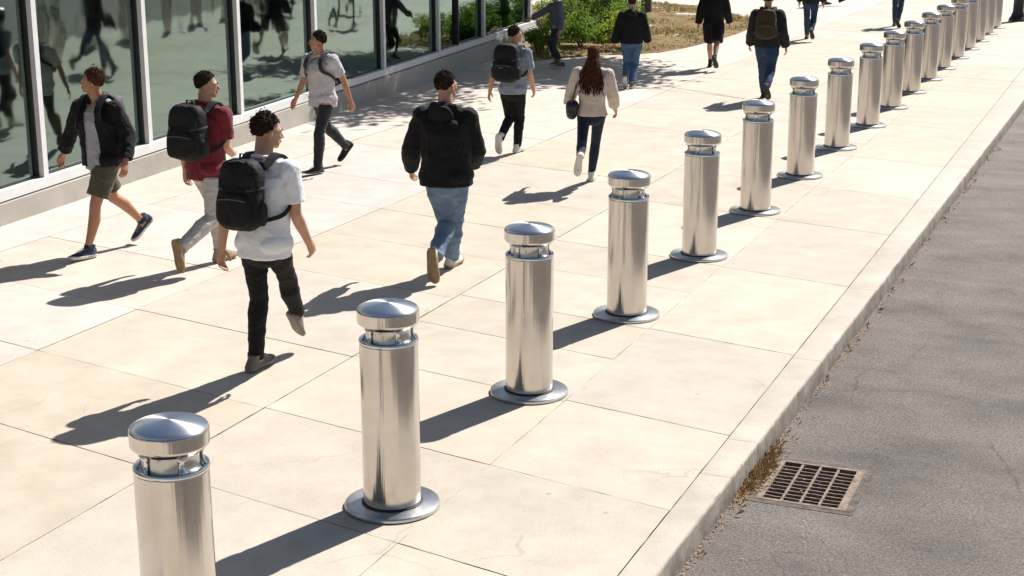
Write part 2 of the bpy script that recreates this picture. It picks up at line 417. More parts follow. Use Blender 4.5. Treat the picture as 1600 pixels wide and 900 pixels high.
# ---- drain grate
M['collar'] = plain('grate_collar_mortar', (.115, .095, .08), .95, var=.5, scale=14, bmp=.9, dist=.01)
def build_grate():
    r = empty('drain_grate', ((GX0 + GX1) / 2, (GY0 + GY1) / 2, RZ), 0)
    tag(r, 'rusty iron storm drain grate set in the asphalt beside the kerb', 'drain grate')
    w = (GX1 - GX0) / 2; l = (GY1 - GY0) / 2; t = .022
    f = MB()
    f.box((-w - .012, -l - .01, -.03), (-w + t, l + .01, .005)); f.box((w - t * 1.6, -l - .01, -.03), (w + .012, l + .01, .005))
    f.box((-w + t, -l - .01, -.03), (w - t * 1.6, -l + t * .7, .0045)); f.box((-w + t, l - t * .7, -.03), (w - t * 1.6, l + .01, .0045))
    f.build('frame', M['rust'], r, False)
    x0, x1 = -w + t, w - t * 1.6
    for k in range(1, 4):
        b = MB(); x = x0 + (x1 - x0) * k / 4; b.box((x - .007, -l + t * .7, -.035), (x + .007, l - t * .7, .002)); b.build('divider_bar', M['rust'], r, False)
    n = 11; rng = random.Random(2)
    for k in range(1, n):
        b = MB(); y = -l + t * .7 + (2 * l - 1.4 * t) * k / n
        segs = 16; P = [(x0 + (x1 - x0) * i / segs, y + rng.uniform(-.0035, .0035), -.010) for i in range(segs + 1)]
        b.tube(P, [(.0085, .010)] * (segs + 1), 6, side=(0, 1, 0), flat=True, ends=False); b.build('slot_bar', M['rust'], r, False)
    cl = MB()
    for (a0, b0, a1, b1) in ((-w - .07, -l - .06, w + .06, -l - .0105), (-w - .07, l + .0105, w + .06, l + .05), (-w - .07, -l - .0105, -w - .0125, l + .0105), (w + .0125, -l - .0105, w + .06, l + .0105)): cl.box((a0, b0, -.05), (a1, b1, .0025))
    cl.build('collar', M['collar'], r, False)
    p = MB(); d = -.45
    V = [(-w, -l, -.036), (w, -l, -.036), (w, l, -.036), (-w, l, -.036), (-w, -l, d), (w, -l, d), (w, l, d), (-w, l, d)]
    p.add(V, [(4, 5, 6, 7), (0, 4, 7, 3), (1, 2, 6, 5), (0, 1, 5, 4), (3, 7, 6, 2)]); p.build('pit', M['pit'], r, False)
build_grate()

# ---- loose litter: dry leaf crumbs in the gutter (uncountable)
def flakes(name, label, pts, size, mats, rng, zfun):
    V = []; F = []; mi = []
    for (x, y) in pts:
        s = size * rng.uniform(.5, 1.5); a = rng.uniform(0, 6.28); t = rng.uniform(-.5, .5); u = rng.uniform(-.5, .5)
        z = zfun(x, y) + .002 + rng.uniform(0, .010); o = len(V); q = rng.uniform(.35, .8)
        for (p, r) in ((-1, 0), (0, q), (1, 0), (0, -q)):
            px, py = p * s, r * s
            V.append((x + px * math.cos(a) - py * math.sin(a), y + px * math.sin(a) + py * math.cos(a), z + abs(px * t) * .6 + abs(py * u)))
        F.append((o, o + 1, o + 2)); F.append((o, o + 2, o + 3)); k = rng.randrange(len(mats)); mi += [k, k]
    me = bpy.data.meshes.new(name); me.from_pydata(V, [], F); me.update(); me.polygons.foreach_set('material_index', mi)
    return tag(link(name, me, mats, None, False), label, 'leaf litter', kind='stuff')
litter = [plain('dry_leaf_%d' % i, c, .8, var=.3, scale=60, bmp=0) for i, c in enumerate([(.34, .19, .08), (.42, .28, .14), (.22, .13, .07), (.40, .33, .22), (.15, .11, .08)])]
rg = random.Random(11); pts = []
for _ in range(1400):   # heap between the kerb and the grate
    y = rg.gauss((GY0 + GY1) / 2 + .05, .25); 
    if y < GY0 - .15 or y > GY1 + .35: continue
    x = kerb_out(y) + .015 + abs(rg.gauss(0, .055))
    if x < GX0 + .01 or rg.random() < .08: pts.append((x, y))
for _ in range(3400):   # thin line along the foot of the kerb
    y = rg.uniform(-2, 30); cl = .5 + .5 * math.sin(y * 3.1) * math.sin(y * 1.3 + 1)
    if rg.random() > .25 + .75 * cl: continue
    pts.append((kerb_out(y) + .012 + abs(rg.gauss(0, .028)), y))
flakes('leaf_litter', 'orange brown leaf crumbs gathered in the gutter along the kerb', pts, .0072, litter, rg, lambda x, y: RZ)
def straw(name, label, n, mats, rng):
    V = []; F = []; mi = []
    for _ in range(n):
        y = rng.gauss((GY0 + GY1) / 2 + .10, .22) if rng.random() < .75 else rng.uniform(-1, 14)
        x = kerb_out(y) + .02 + abs(rng.gauss(0, .035)); a = rng.gauss(1.5, .7); l = rng.uniform(.02, .07); w_ = .0022; z = RZ + rng.uniform(.004, .014); up = rng.uniform(0, .035); o = len(V)
        c, s_ = math.cos(a), math.sin(a)
        V += [(x - s_ * w_, y + c * w_, z), (x + s_ * w_, y - c * w_, z), (x + c * l * .6, y + s_ * l * .6, z + up), (x + c * l, y + s_ * l, z + up * .6)]
        F += [(o, o + 1, o + 2), (o, o + 2, o + 3)]; k = rng.randrange(len(mats)); mi += [k, k]
    me = bpy.data.meshes.new(name); me.from_pydata(V, [], F); me.update(); me.polygons.foreach_set('material_index', mi)
    return tag(link(name, me, mats, None, False), label, 'dry grass', kind='stuff')
straw('dry_grass', 'dry straw coloured grass stalks caught along the foot of the kerb', 900, [litter[1], litter[3], plain('straw', (.55, .44, .26), .8, bmp=0)], rg)
pts = [(rg.uniform(1.75, 6), rg.uniform(-2, 16)) for _ in range(1600)]
flakes('road_grit', 'pale specks of grit scattered on the dark asphalt', pts, .006, [litter[3], litter[1], M['kerb']], rg, lambda x, y: RZ)

# ------------------------------------------------------------ the building
FA = math.atan(.085)
M['dark_joint'] = plain('dark_joint', (.10, .10, .10), .8)
B = empty('glass_building', (-5.72 * S, 0, 0), FA)
tag(B, 'glass fronted building with white mullions above a low concrete plinth', 'building')
KL = math.sqrt(1 + .085 ** 2)
def ztop(y): return (.295 + .0095 * max(0, (y / S) - 4.3)) * S      # top of white sill along local y
Y0, Y1 = -22.0, 22.9
def wedge(b, x0, x1, ya, yb, zf0, zf1):
    """prism between two height functions, local x0..x1"""
    V = [(x0, ya, zf0(ya)), (x1, ya, zf0(ya)), (x1, yb, zf0(yb)), (x0, yb, zf0(yb)), (x0, ya, zf1(ya)), (x1, ya, zf1(ya)), (x1, yb, zf1(yb)), (x0, yb, zf1(yb))]
    b.add(V, [(0, 3, 2, 1), (4, 5, 6, 7), (0, 1, 5, 4), (1, 2, 6, 5), (2, 3, 7, 6), (3, 0, 4, 7)])
ys = [Y0] + [(-17.55 + 2.35 * k) * S for k in range(0, 18)]; YK = 4.3 * S; ys = sorted([y for y in ys if y < Y1 - .5 and abs(y - YK) > .6] + [Y1, YK])
for a, c in zip(ys[:-1], ys[1:]):
    b = MB(); wedge(b, -.30, .022, a + (.004 if a > Y0 else 0), c, lambda y: -.1, lambda y: ztop(y) - .115); b.build('plinth_block', M['plinth'], B, False)
for a, c in ((Y0, YK), (YK, Y1)):
    b = MB(); wedge(b, -.30, -.035, a, c, lambda y: ztop(y) - .114, lambda y: ztop(y) - .100); b.build('shadow_gap', M['dark_joint'], B, False)
for a, c in ((Y0, YK - .001), (YK + .001, Y1)):
    b = MB(); wedge(b, -.30, -.012, a, c, lambda y: ztop(y) - .0995, ztop); b.build('sill', M['white_metal'], B, False)
WH = 3.35
mul = [(-19.8 + 2.05 * k) * S for k in range(0, 12)] + [y * S * KL for y in (5.1, 6.97, 9.02, 11.1, 13.38, 15.62, 17.8, 20.46)]
for y in mul:
    b = MB(); b.box((-.165, y - .04, ztop(y) - .002), (-.030, y + .04, WH)); b.build('mullion', M['white_metal'], B, False)
    for sg in (-1, 1):  # narrow dark strip along each side of the mullion
        b = MB(); ya, yb = sorted((y + sg * .041, y + sg * .066)); b.box((-.16, ya, ztop(y) + .001), (-.085, yb, WH)); b.build('dark_strip', M['black_trim'], B, False)
b = MB(); y = 16.62 * S; b.box((-.15, y - .022, ztop(y)), (-.06, y + .022, WH)); b.build('thin_mullion', M['black_trim'], B, False)
for a, c in zip([Y0 + .3] + mul, mul + [Y1]):
    b = MB(); wedge(b, -.125, -.117, a + .042, c - .042, lambda y: ztop(y) + .004, lambda y: WH); b.build('window_pane', M['glass'], B, False)
    b = MB(); wedge(b, -.15, -.095, a + .067, c - .067, lambda y: ztop(y) + .001, lambda y: ztop(y) + .018); b.build('glazing_bead', M['black_trim'], B, False)
b = MB(); b.box((-.6, Y0, WH), (.02, Y1, WH + .9)); b.build('fascia', M['white_metal'], B, False)
b = MB(); b.box((-9, Y0 - .2, WH + .9), (.10, Y1 + .1, WH + 1.05)); b.build('roof', M['plinth'], B, False)
b = MB(); b.box((-8.6, Y0, -.1), (-.30, Y1 - .02, .16)); b.build('room_floor', M['room_floor'], B, False)
b = MB(); b.box((-8.8, Y0, .0), (-8.6, Y1, WH)); b.build('back_wall', M['room_wall'], B, False)
b = MB(); b.box((-8.6, Y0, WH - .1), (-.60, Y1, WH)); b.build('ceiling', M['room_wall'], B, False)
b = MB(); b.box((-8.8, Y1 - .12, -.1), (-.31, Y1 + .05, WH + .9)); b.build('end_wall', M['plinth'], B, False)
b = MB(); b.box((-8.8, Y0 - .1, -.1), (0, Y0 + .1, WH + .9)); b.build('end_wall', M['plinth'], B, False)
for (xx, yy, ww, dd, mt) in ((-1.5, 9.35, .06, .9, 'added_panel'), (-3.2, 12.6, 1.4, .08, 'added_panel'), (-2.6, 5.2, .35, .35, 'room_wall'), (-2.6, 14.6, .35, .35, 'room_wall'), (-4.6, 8.2, 1.6, .7, 'room_wall'), (-1.2, 17.9, .05, .8, 'added_panel')):  # pale teal panels added to stand in for reflections in the panes
    b = MB(); b.box((xx - ww / 2, yy - dd / 2, .16), (xx + ww / 2, yy + dd / 2, WH - .1)); b.build('added_partition', M[mt], B, False)

# ---------------------------------------------------------------- bollards
def make_bollard():
    r = empty('bollard')
    pb = MB(); pb.lathe([(.0, .0), (.250, .0), (.258, .004), (.258, .016), (.252, .024), (.240, .027), (.165, .0275), (.0, .0275)], 72); pb.build('base_plate', M['steel_bright2'], r, True, 35)
    cl = MB(); cl.lathe([(.150, .0275), (.165, .0275), (.165, .033), (.150, .036)], 64); cl.build('base_seam', M['black_trim'], r, True, 35)
    ps = MB(); ps.lathe([(.10, .036), (.1545, .036), (.1545, .039), (.1545, .917), (.1545, .920), (.1525, .924)], 80); ps.build('post', M['steel'], r, True, 35)
    rm = MB(); rm.lathe([(.1520, .9245), (.156, .9245), (.1575, .928), (.1575, .936), (.154, .942), (.145, .943), (.128, .928), (.08, .926)], 80); rm.build('rim_ring', M['steel_bright'], r, True, 40)
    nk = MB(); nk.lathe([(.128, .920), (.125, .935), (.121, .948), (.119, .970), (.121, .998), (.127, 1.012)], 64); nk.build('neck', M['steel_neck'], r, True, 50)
    for k in range(5):
        a = 2 * PI * (k + .35) / 5; st = MB(); c, s_ = math.cos(a), math.sin(a)
        st.tube([(c * q, s_ * q, z) for q, z in ((.140, .932), (.131, .946), (.124, .969), (.126, .990), (.136, 1.012))], [(.026, .009), (.016, .007), (.012, .006), (.016, .007), (.028, .009)], 10, side=(-s_, c, 0), flat=True, ends=False)
        st.build('strut', M['steel_bright'], r)
    cp = MB(); cp.lathe([(.0, 1.006), (.125, 1.006), (.140, 1.010), (.156, 1.026), (.1610, 1.032), (.163, 1.038), (.163, 1.041), (.163, 1.089), (.163, 1.092), (.1622, 1.0965), (.159, 1.1005)], 96); cp.build('cap', M['steel'], r, True, 30)
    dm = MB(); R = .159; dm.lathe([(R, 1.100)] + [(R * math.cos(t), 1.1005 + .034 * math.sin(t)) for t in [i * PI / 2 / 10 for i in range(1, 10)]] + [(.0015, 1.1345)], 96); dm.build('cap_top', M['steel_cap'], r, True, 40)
    return r
M['steel_bright2'] = steel('satin_steel', .33, .4, (.62, .61, .60), (40, 40, 40))
bl_y = [-1.805, -.03, 1.823, 3.662, 5.565, 7.472, 9.381, 11.271, 13.08, 14.814, 16.515, 18.14, 19.72, 21.40, 22.98, 24.55, 26.08, 27.6]
bl_x = [.016, .015, -.011, -.013, -.027, -.031, -.029, -.02, .015, .018, .025, .040, .051, .068, .078, .082, .086, .086]
bl_lab = ['nearest steel bollard, bottom left corner, its base cut off by the frame',
 'second steel bollard from the front, whole round base plate visible near the bottom edge',
 'third steel bollard from the front, right of the person in blue jeans',
 'fourth steel bollard from the front, below the woman in the cream sweater',
 'fifth steel bollard from the front, right of the woman in the cream sweater',
 'sixth steel bollard from the front, cap just below the brown backpack walker',
 'seventh steel bollard from the front, first one past the brown backpack walker',
 'eighth steel bollard from the front in the row along the kerb',
 'ninth steel bollard from the front, where the bases begin to crowd',
 'tenth steel bollard from the front, nearest below the distant dark jeans',
 'eleventh steel bollard from the front in the overlapping far part of the row',
 'twelfth steel bollard from the front, cap a little below the top edge',
 'thirteenth steel bollard from the front, farthest with its whole cap in the picture',
 'fourteenth steel bollard from the front, first whose cap touches the top edge',
 'steel bollard fourth from the far end of the row, cap above the frame',
 'steel bollard third from the far end of the row, cap above the frame',
 'steel bollard second from the far end of the row, cap above the frame',
 'last steel bollard at the far end of the row, nearest the black lamp post']
proto = make_bollard()
for i, (x, y) in enumerate(zip(bl_x, bl_y)):
    o = proto if i == 0 else copy_tree(proto)
    o.location = (x * S, y * S, .0015); o.rotation_euler = (random.uniform(-.004, .004), random.uniform(-.004, .004), (i * 1.37) % 6.28 if i else .2)
    tag(o, bl_lab[i], 'bollard', 'stainless steel bollards in a row along the kerb')

# --------------------------------------------------------------- lamp post
L = empty('street_lamp', (.40 * S, 29.42 * S, 0)); tag(L, 'black cast iron street lamp post with flared base beyond the last bollard', 'street lamp')
b = MB(); b.lathe([(.0, 0), (.21, 0), (.21, .05), (.18, .09), (.165, .11), (.15, .16), (.125, .24), (.12, .62), (.135, .66), (.12, .70), (.09, .80)], 24); b.build('base', M['black_metal'], L, True, 30)
b = MB(); b.lathe([(.09, .79), (.085, .9), (.06, 3.9), (.08, 3.95), (.05, 4.05)], 20); b.build('pole', M['black_metal'], L, True, 30)
b = MB(); b.lathe([(.06, 4.05), (.17, 4.12), (.21, 4.55), (.19, 4.6)], 16); b.build('lantern', plain('frosted_lantern', (.6, .6, .58), .3), L, True, 30)
b = MB(); b.lathe([(.23, 4.6), (.24, 4.64), (.10, 4.78), (.02, 4.9)], 16); b.build('lantern_cap', M['black_metal'], L, True, 30)

# --------------------------------------------------- planting bed and trees
def poly_sheet(name, pts, z, mat, kind, label=None, cat=None, sub=.28, bumpy=.05):
    P = [Vector((x * S, y * S)) for x, y in pts]
    xs = [p.x for p in P]; ysq = [p.y for p in P]
    def inside(x, y):
        c = False; j = len(P) - 1
        for i in range(len(P)):
            if (P[i].y > y) != (P[j].y > y) and x < (P[j].x - P[i].x) * (y - P[i].y) / (P[j].y - P[i].y) + P[i].x: c = not c
            j = i
        return c
    return inside, (min(xs), max(xs), min(ysq), max(ysq)), P
bed = [(-6.75, 17.9), (-6.2, 18.9), (-5.9, 19.5), (-5.35, 19.75), (-4.95, 20.3), (-4.75, 21.2), (-4.6, 22.6), (-4.55, 24.2), (-4.6, 26.2), (-5.0, 27.6), (-5.6, 28.6), (-6.6, 30.0), (-7.6, 31.2), (-9.3, 31.6), (-11, 31.0), (-11.5, 24), (-10, 21.0), (-7.7, 20.9)]
def soil():
    m, nt, b = new_mat('mulch'); g = N(nt, 'ShaderNodeNewGeometry'); v = g.outputs['Position']
    n = noise(nt, v, 2.2, 6, .7); f = noise(nt, v, 30, 5, .8)
    c = ramp(nt, n, [(.35, (.12, .065, .028)), (.47, (.27, .155, .06)), (.56, (.30, .22, .08)), (.64, (.13, .15, .03)), (.75, (.22, .22, .04))])
    c = mix(nt, .7, c, ramp(nt, f, [(.3, .5), (.7, 1.5)]), 'MULTIPLY')
    nt.links.new(c, b.inputs['Base Color']); b.inputs['Roughness'].default_value = .95; bump(nt, b, f, .9, .05); return m
M['soil'] = soil()
def fill(name, pts, z):
    inside, bb, P = poly_sheet(name, pts, z, None, None)
    me = bpy.data.meshes.new(name); bm = bmesh.new()
    vs = [bm.verts.new((p.x, p.y, z)) for p in P]; bm.faces.new(vs); bmesh.ops.triangulate(bm, faces=bm.faces[:])
    for _ in range(5): bmesh.ops.subdivide_edges(bm, edges=[e for e in bm.edges if e.calc_length() > .35], cuts=1, use_grid_fill=False); bmesh.ops.triangulate(bm, faces=bm.faces[:])
    for v in bm.verts:
        if not v.is_boundary: v.co.z += .035 + .045 * math.sin(v.co.x * 2.3) * math.cos(v.co.y * 1.7) + random.uniform(-.012, .012)
    bmesh.ops.recalc_face_normals(bm, faces=bm.faces[:]); bm.to_mesh(me); bm.free()
    o = link(name, me, M['soil'], None, True); tag(o, kind='structure'); return inside, bb
ins, bb = fill('planting_bed', bed, .006)
bed2 = [(-7.6, 34.5), (-5.9, 33.6), (-5.2, 35.6), (-5.2, 44), (-12, 44), (-11, 36)]
ins2, bb2 = fill('far_planting_bed', bed2, .006)
leafm = [plain('leaf_%d' % i, c, .55, var=.25, scale=9, bmp=0, spec=.4) for i, c in enumerate([(.15, .25, .03), (.28, .36, .03), (.50, .50, .04), (.07, .13, .022)])]  # brightest yellow also puts sunlit highlights into the leaf colour
for m_ in leafm:
    bn = m_.node_tree.nodes['Principled BSDF']; bn.inputs['Transmission Weight'].default_value = 0
    nt_ = m_.node_tree; tl = nt_.nodes.new('ShaderNodeBsdfTranslucent'); mx_ = nt_.nodes.new('ShaderNodeMixShader'); mx_.inputs[0].default_value = .62
    src = bn.inputs['Base Color'].links[0].from_socket; nt_.links.new(src, tl.inputs['Color'])
    nt_.links.new(bn.outputs[0], mx_.inputs[1]); nt_.links.new(tl.outputs[0], mx_.inputs[2]); nt_.links.new(mx_.outputs[0], nt_.nodes['Material Output'].inputs['Surface'])
grassm = [plain('grass_%d' % i, c, .8, var=.3, scale=9, bmp=0) for i, c in enumerate([(.28, .28, .06), (.17, .24, .035), (.40, .32, .10)])]
def leaf_cloud(name, centers, n, size, rng, parent, mats, weights=None, shell=.55, zmin=None):
    V = []; F = []; mi = []
    tot = sum(c[3] * c[4] * c[5] for c in centers)
    for (cx, cy, cz, rx, ry, rz) in centers:
        k = int(n * rx * ry * rz / tot); base = rng.random()
        # sub clumps give light and dark masses with gaps between
        cl = []
        for _ in range(max(5, k // 55)):
            d = Vector((rng.gauss(0, 1), rng.gauss(0, 1), rng.gauss(0, 1))).normalized() * rng.uniform(shell, 1.0)
            cl.append((d, rng.uniform(.10, .24), rng.randrange(len(mats)) if rng.random() < .6 else rng.randrange(max(1, len(mats) - 1))))
        for _ in range(k):
            d, r, m = rng.choice(cl)
            p = d + Vector((rng.gauss(0, r), rng.gauss(0, r), rng.gauss(0, r * .8)))
            x, y, z = cx + p.x * rx, cy + p.y * ry, cz + p.z * rz
            if zmin is not None and z < zmin: continue
            s = size * rng.uniform(.6, 1.4); q = Quaternion((rng.gauss(0, 1), rng.gauss(0, 1), rng.gauss(0, 1), rng.gauss(0, 1))).normalized()
            if rng.random() < .5: q = Quaternion((1, rng.gauss(0, .35), rng.gauss(0, .35), rng.gauss(0, 1.5))).normalized()
            o = len(V)
            for c in ((-1, 0, 0), (-.3, .42, .08), (.6, .3, .05), (1, 0, -.08), (.6, -.3, .05), (-.3, -.42, .08)):
                w = q @ (Vector(c) * s); V.append((x + w.x, y + w.y, z + w.z))
            F.append((o, o + 1, o + 2, o + 3)); F.append((o, o + 3, o + 4, o + 5)); mi += [m, m]
    me = bpy.data.meshes.new(name); me.from_pydata(V, [], F); me.update(); me.polygons.foreach_set('material_index', mi)
    return link(name, me, mats, parent, False)
M['bark'] = plain('bark', (.11, .085, .065), .9, var=.35, scale=12, bmp=.8, dist=.02)
def shrub(x, y, r, h, label, seed, yellow=False):
    rng = random.Random(seed); o = empty('shrub', (x * S, y * S, .02)); tag(o, label, 'shrub', 'green shrubs in the planting bed')
    cs = [(rng.uniform(-.35, .35) * r, rng.uniform(-.35, .35) * r, h * rng.uniform(.45, .66), r * rng.uniform(.5, .8), r * rng.uniform(.5, .8), h * rng.uniform(.36, .5)) for _ in range(5)]
    ms = [leafm[1], leafm[2], leafm[2], leafm[0]] if yellow else [leafm[0], leafm[1], leafm[3], leafm[2]]
    leaf_cloud('foliage', cs, int(3300 * r * h / .6), .030, rng, o, ms, shell=.3, zmin=.0)
    b = MB()
    for k in range(9):
        a = rng.uniform(0, 6.28); e = Vector((math.cos(a) * r * .55, math.sin(a) * r * .55, h * rng.uniform(.5, .85)))
        b.tube([(0, 0, -.02), e * .5 + Vector((0, 0, .08)), e], [.012, .009, .004], 6)
    b.build('stems', M['bark'], o)
SH = [(-6.75, 19.0, .50, .55, 'low shrub with small leaves at the corner of the glass building', 0),
      (-6.45, 20.3, .62, .72, 'dark green shrub right of the grey clad person near the glass building', 0),
      (-5.75, 20.7, .60, .66, 'bright yellow green shrub nearest the pavement in the bed', 1),
      (-7.3, 21.6, .75, .95, 'shrub behind the grey clad person against the building end', 0),
      (-6.35, 22.2, .75, .92, 'tall leafy shrub in the middle of the bed', 0),
      (-6.05, 21.7, .50, .72, 'yellow topped shrub left of the person in the black hoodie and jeans', 1),
      (-7.2, 23.9, .85, 1.05, 'large shrub at the back of the bed beyond the building corner', 0),
      (-7.75, 24.9, .8, 1.0, 'wide shrub at the back left of the black hoodie', 1),
      (-6.75, 23.0, .50, .60, 'small dark shrub half hidden behind the person in black hoodie and jeans', 0),
      (-8.3, 26.0, .9, 1.1, 'farthest shrub behind the glass corner', 0)]
for i, (x, y, r, h, lab, ye) in enumerate(SH): shrub(x, y, r, h, lab, 40 + i, ye)
def tufts(name, label, inside, bb, n, hh, rng, skip=None):
    V = []; F = []; mi = []
    k = 0
    while k < n:
        x = rng.uniform(bb[0], bb[1]); y = rng.uniform(bb[2], bb[3])
        k += 1
        if not inside(x, y): continue
        if math.sin(x * 1.9 + 1) * math.sin(y * 1.5) + .35 * math.sin(x * 5.1 + y * 4) < rng.uniform(-.3, .45): continue
        z0 = .03; m = rng.randrange(3)
        for _ in range(5):
            a = rng.uniform(0, 6.28); l = hh * rng.uniform(.5, 1.4); t = rng.uniform(.2, .9); o = len(V); w = .006
            px, py = x + rng.gauss(0, .03), y + rng.gauss(0, .03)
            V += [(px - math.sin(a) * w, py + math.cos(a) * w, z0), (px + math.sin(a) * w, py - math.cos(a) * w, z0), (px + math.cos(a) * l * t, py + math.sin(a) * l * t, z0 + l)]
            F.append((o, o + 1, o + 2)); mi.append(m)
    me = bpy.data.meshes.new(name); me.from_pydata(V, [], F); me.update(); me.polygons.foreach_set('material_index', mi)
    tag(link(name, me, grassm, None, False), label, 'grass', kind='stuff')
tufts('grass', 'dry yellow green grass growing in patches over the mulch', ins, bb, 9000, .07, random.Random(8))
tufts('far_grass', 'yellowing grass strip beyond the planting bed at the top edge', ins2, bb2, 6000, .10, random.Random(9))
rg2 = random.Random(21); pts = []
while len(pts) < 2600:
    x, y = rg2.uniform(bb[0], bb[1]), rg2.uniform(bb[2], bb[3])
    if ins(x, y): pts.append((x, y))
flakes('mulch_leaves', 'dry brown leaves lying over the mulch of the planting bed', pts, .035, litter, rg2, lambda x, y: .06)

def tree(x, y, label, crowns, trunk_h, tr, n, seed, size=.055, lean=(0, 0)):
    rng = random.Random(seed); o = empty('tree', (x * S, y * S, 0)); tag(o, label, 'tree', 'trees beyond the glass building')
    b = MB(); top = Vector((lean[0], lean[1], trunk_h))
    b.tube([(0, 0, -.1), (0, 0, .15), top * .35, top * .7, top], [tr * 1.5, tr * 1.1, tr, tr * .92, tr * .8], 14)
    for c in crowns:
        e = Vector(c[:3]); m = top.lerp(e, .5) + Vector((rng.uniform(-.2, .2), rng.uniform(-.2, .2), .2))
        b.tube([top * .93, m, e], [tr * .55, tr * .36, tr * .12], 9)
        for _ in range(9):
            d = Vector((rng.gauss(0, 1) * c[3], rng.gauss(0, 1) * c[4], rng.gauss(0, .7) * c[5])) * .7
            b.tube([m.lerp(e, rng.uniform(.1, .9)), e + d * .5, e + d], [tr * .16, tr * .10, .012], 6)
    b.build('trunk', M['bark'], o)
    leaf_cloud('crown', crowns, n, size, rng, o, [leafm[0], leafm[1], leafm[3]], shell=.25)

tree(-7.72, 28.2, 'tree with a straight brown trunk rising behind the person in black hoodie and jeans', [(0, 0, 5.6, 1.7, 1.9, 1.3), (1.0, .8, 5.0, 1.3, 1.4, 1.0), (-1.3, .5, 5.3, 1.4, 1.5, 1.1)], 3.2, .125, 10000, 5)
tree(-6.75, 22.4, 'tree behind the shrubs by the building end, its crown casting dappled shade', [(2.0, -.7, 5.2, 2.1, 2.0, .9), (3.6, -1.6, 5.2, 1.5, 1.7, .7), (1.2, -3.2, 5.5, 1.5, 1.8, .7), (1.6, -6.2, 5.6, 1.6, 1.9, .6)], 3.0, .12, 17000, 6, size=.095, lean=(.35, -.2))

# ================================================================= PEOPLE
JN = ['pelvis', 'waist', 'chest', 'neck', 'head']
for side in 'LR':
    for n_ in ('sh', 'el', 'wr', 'hd', 'hp', 'kn', 'an', 'toe', 'heel'): JN.append(side + n_)
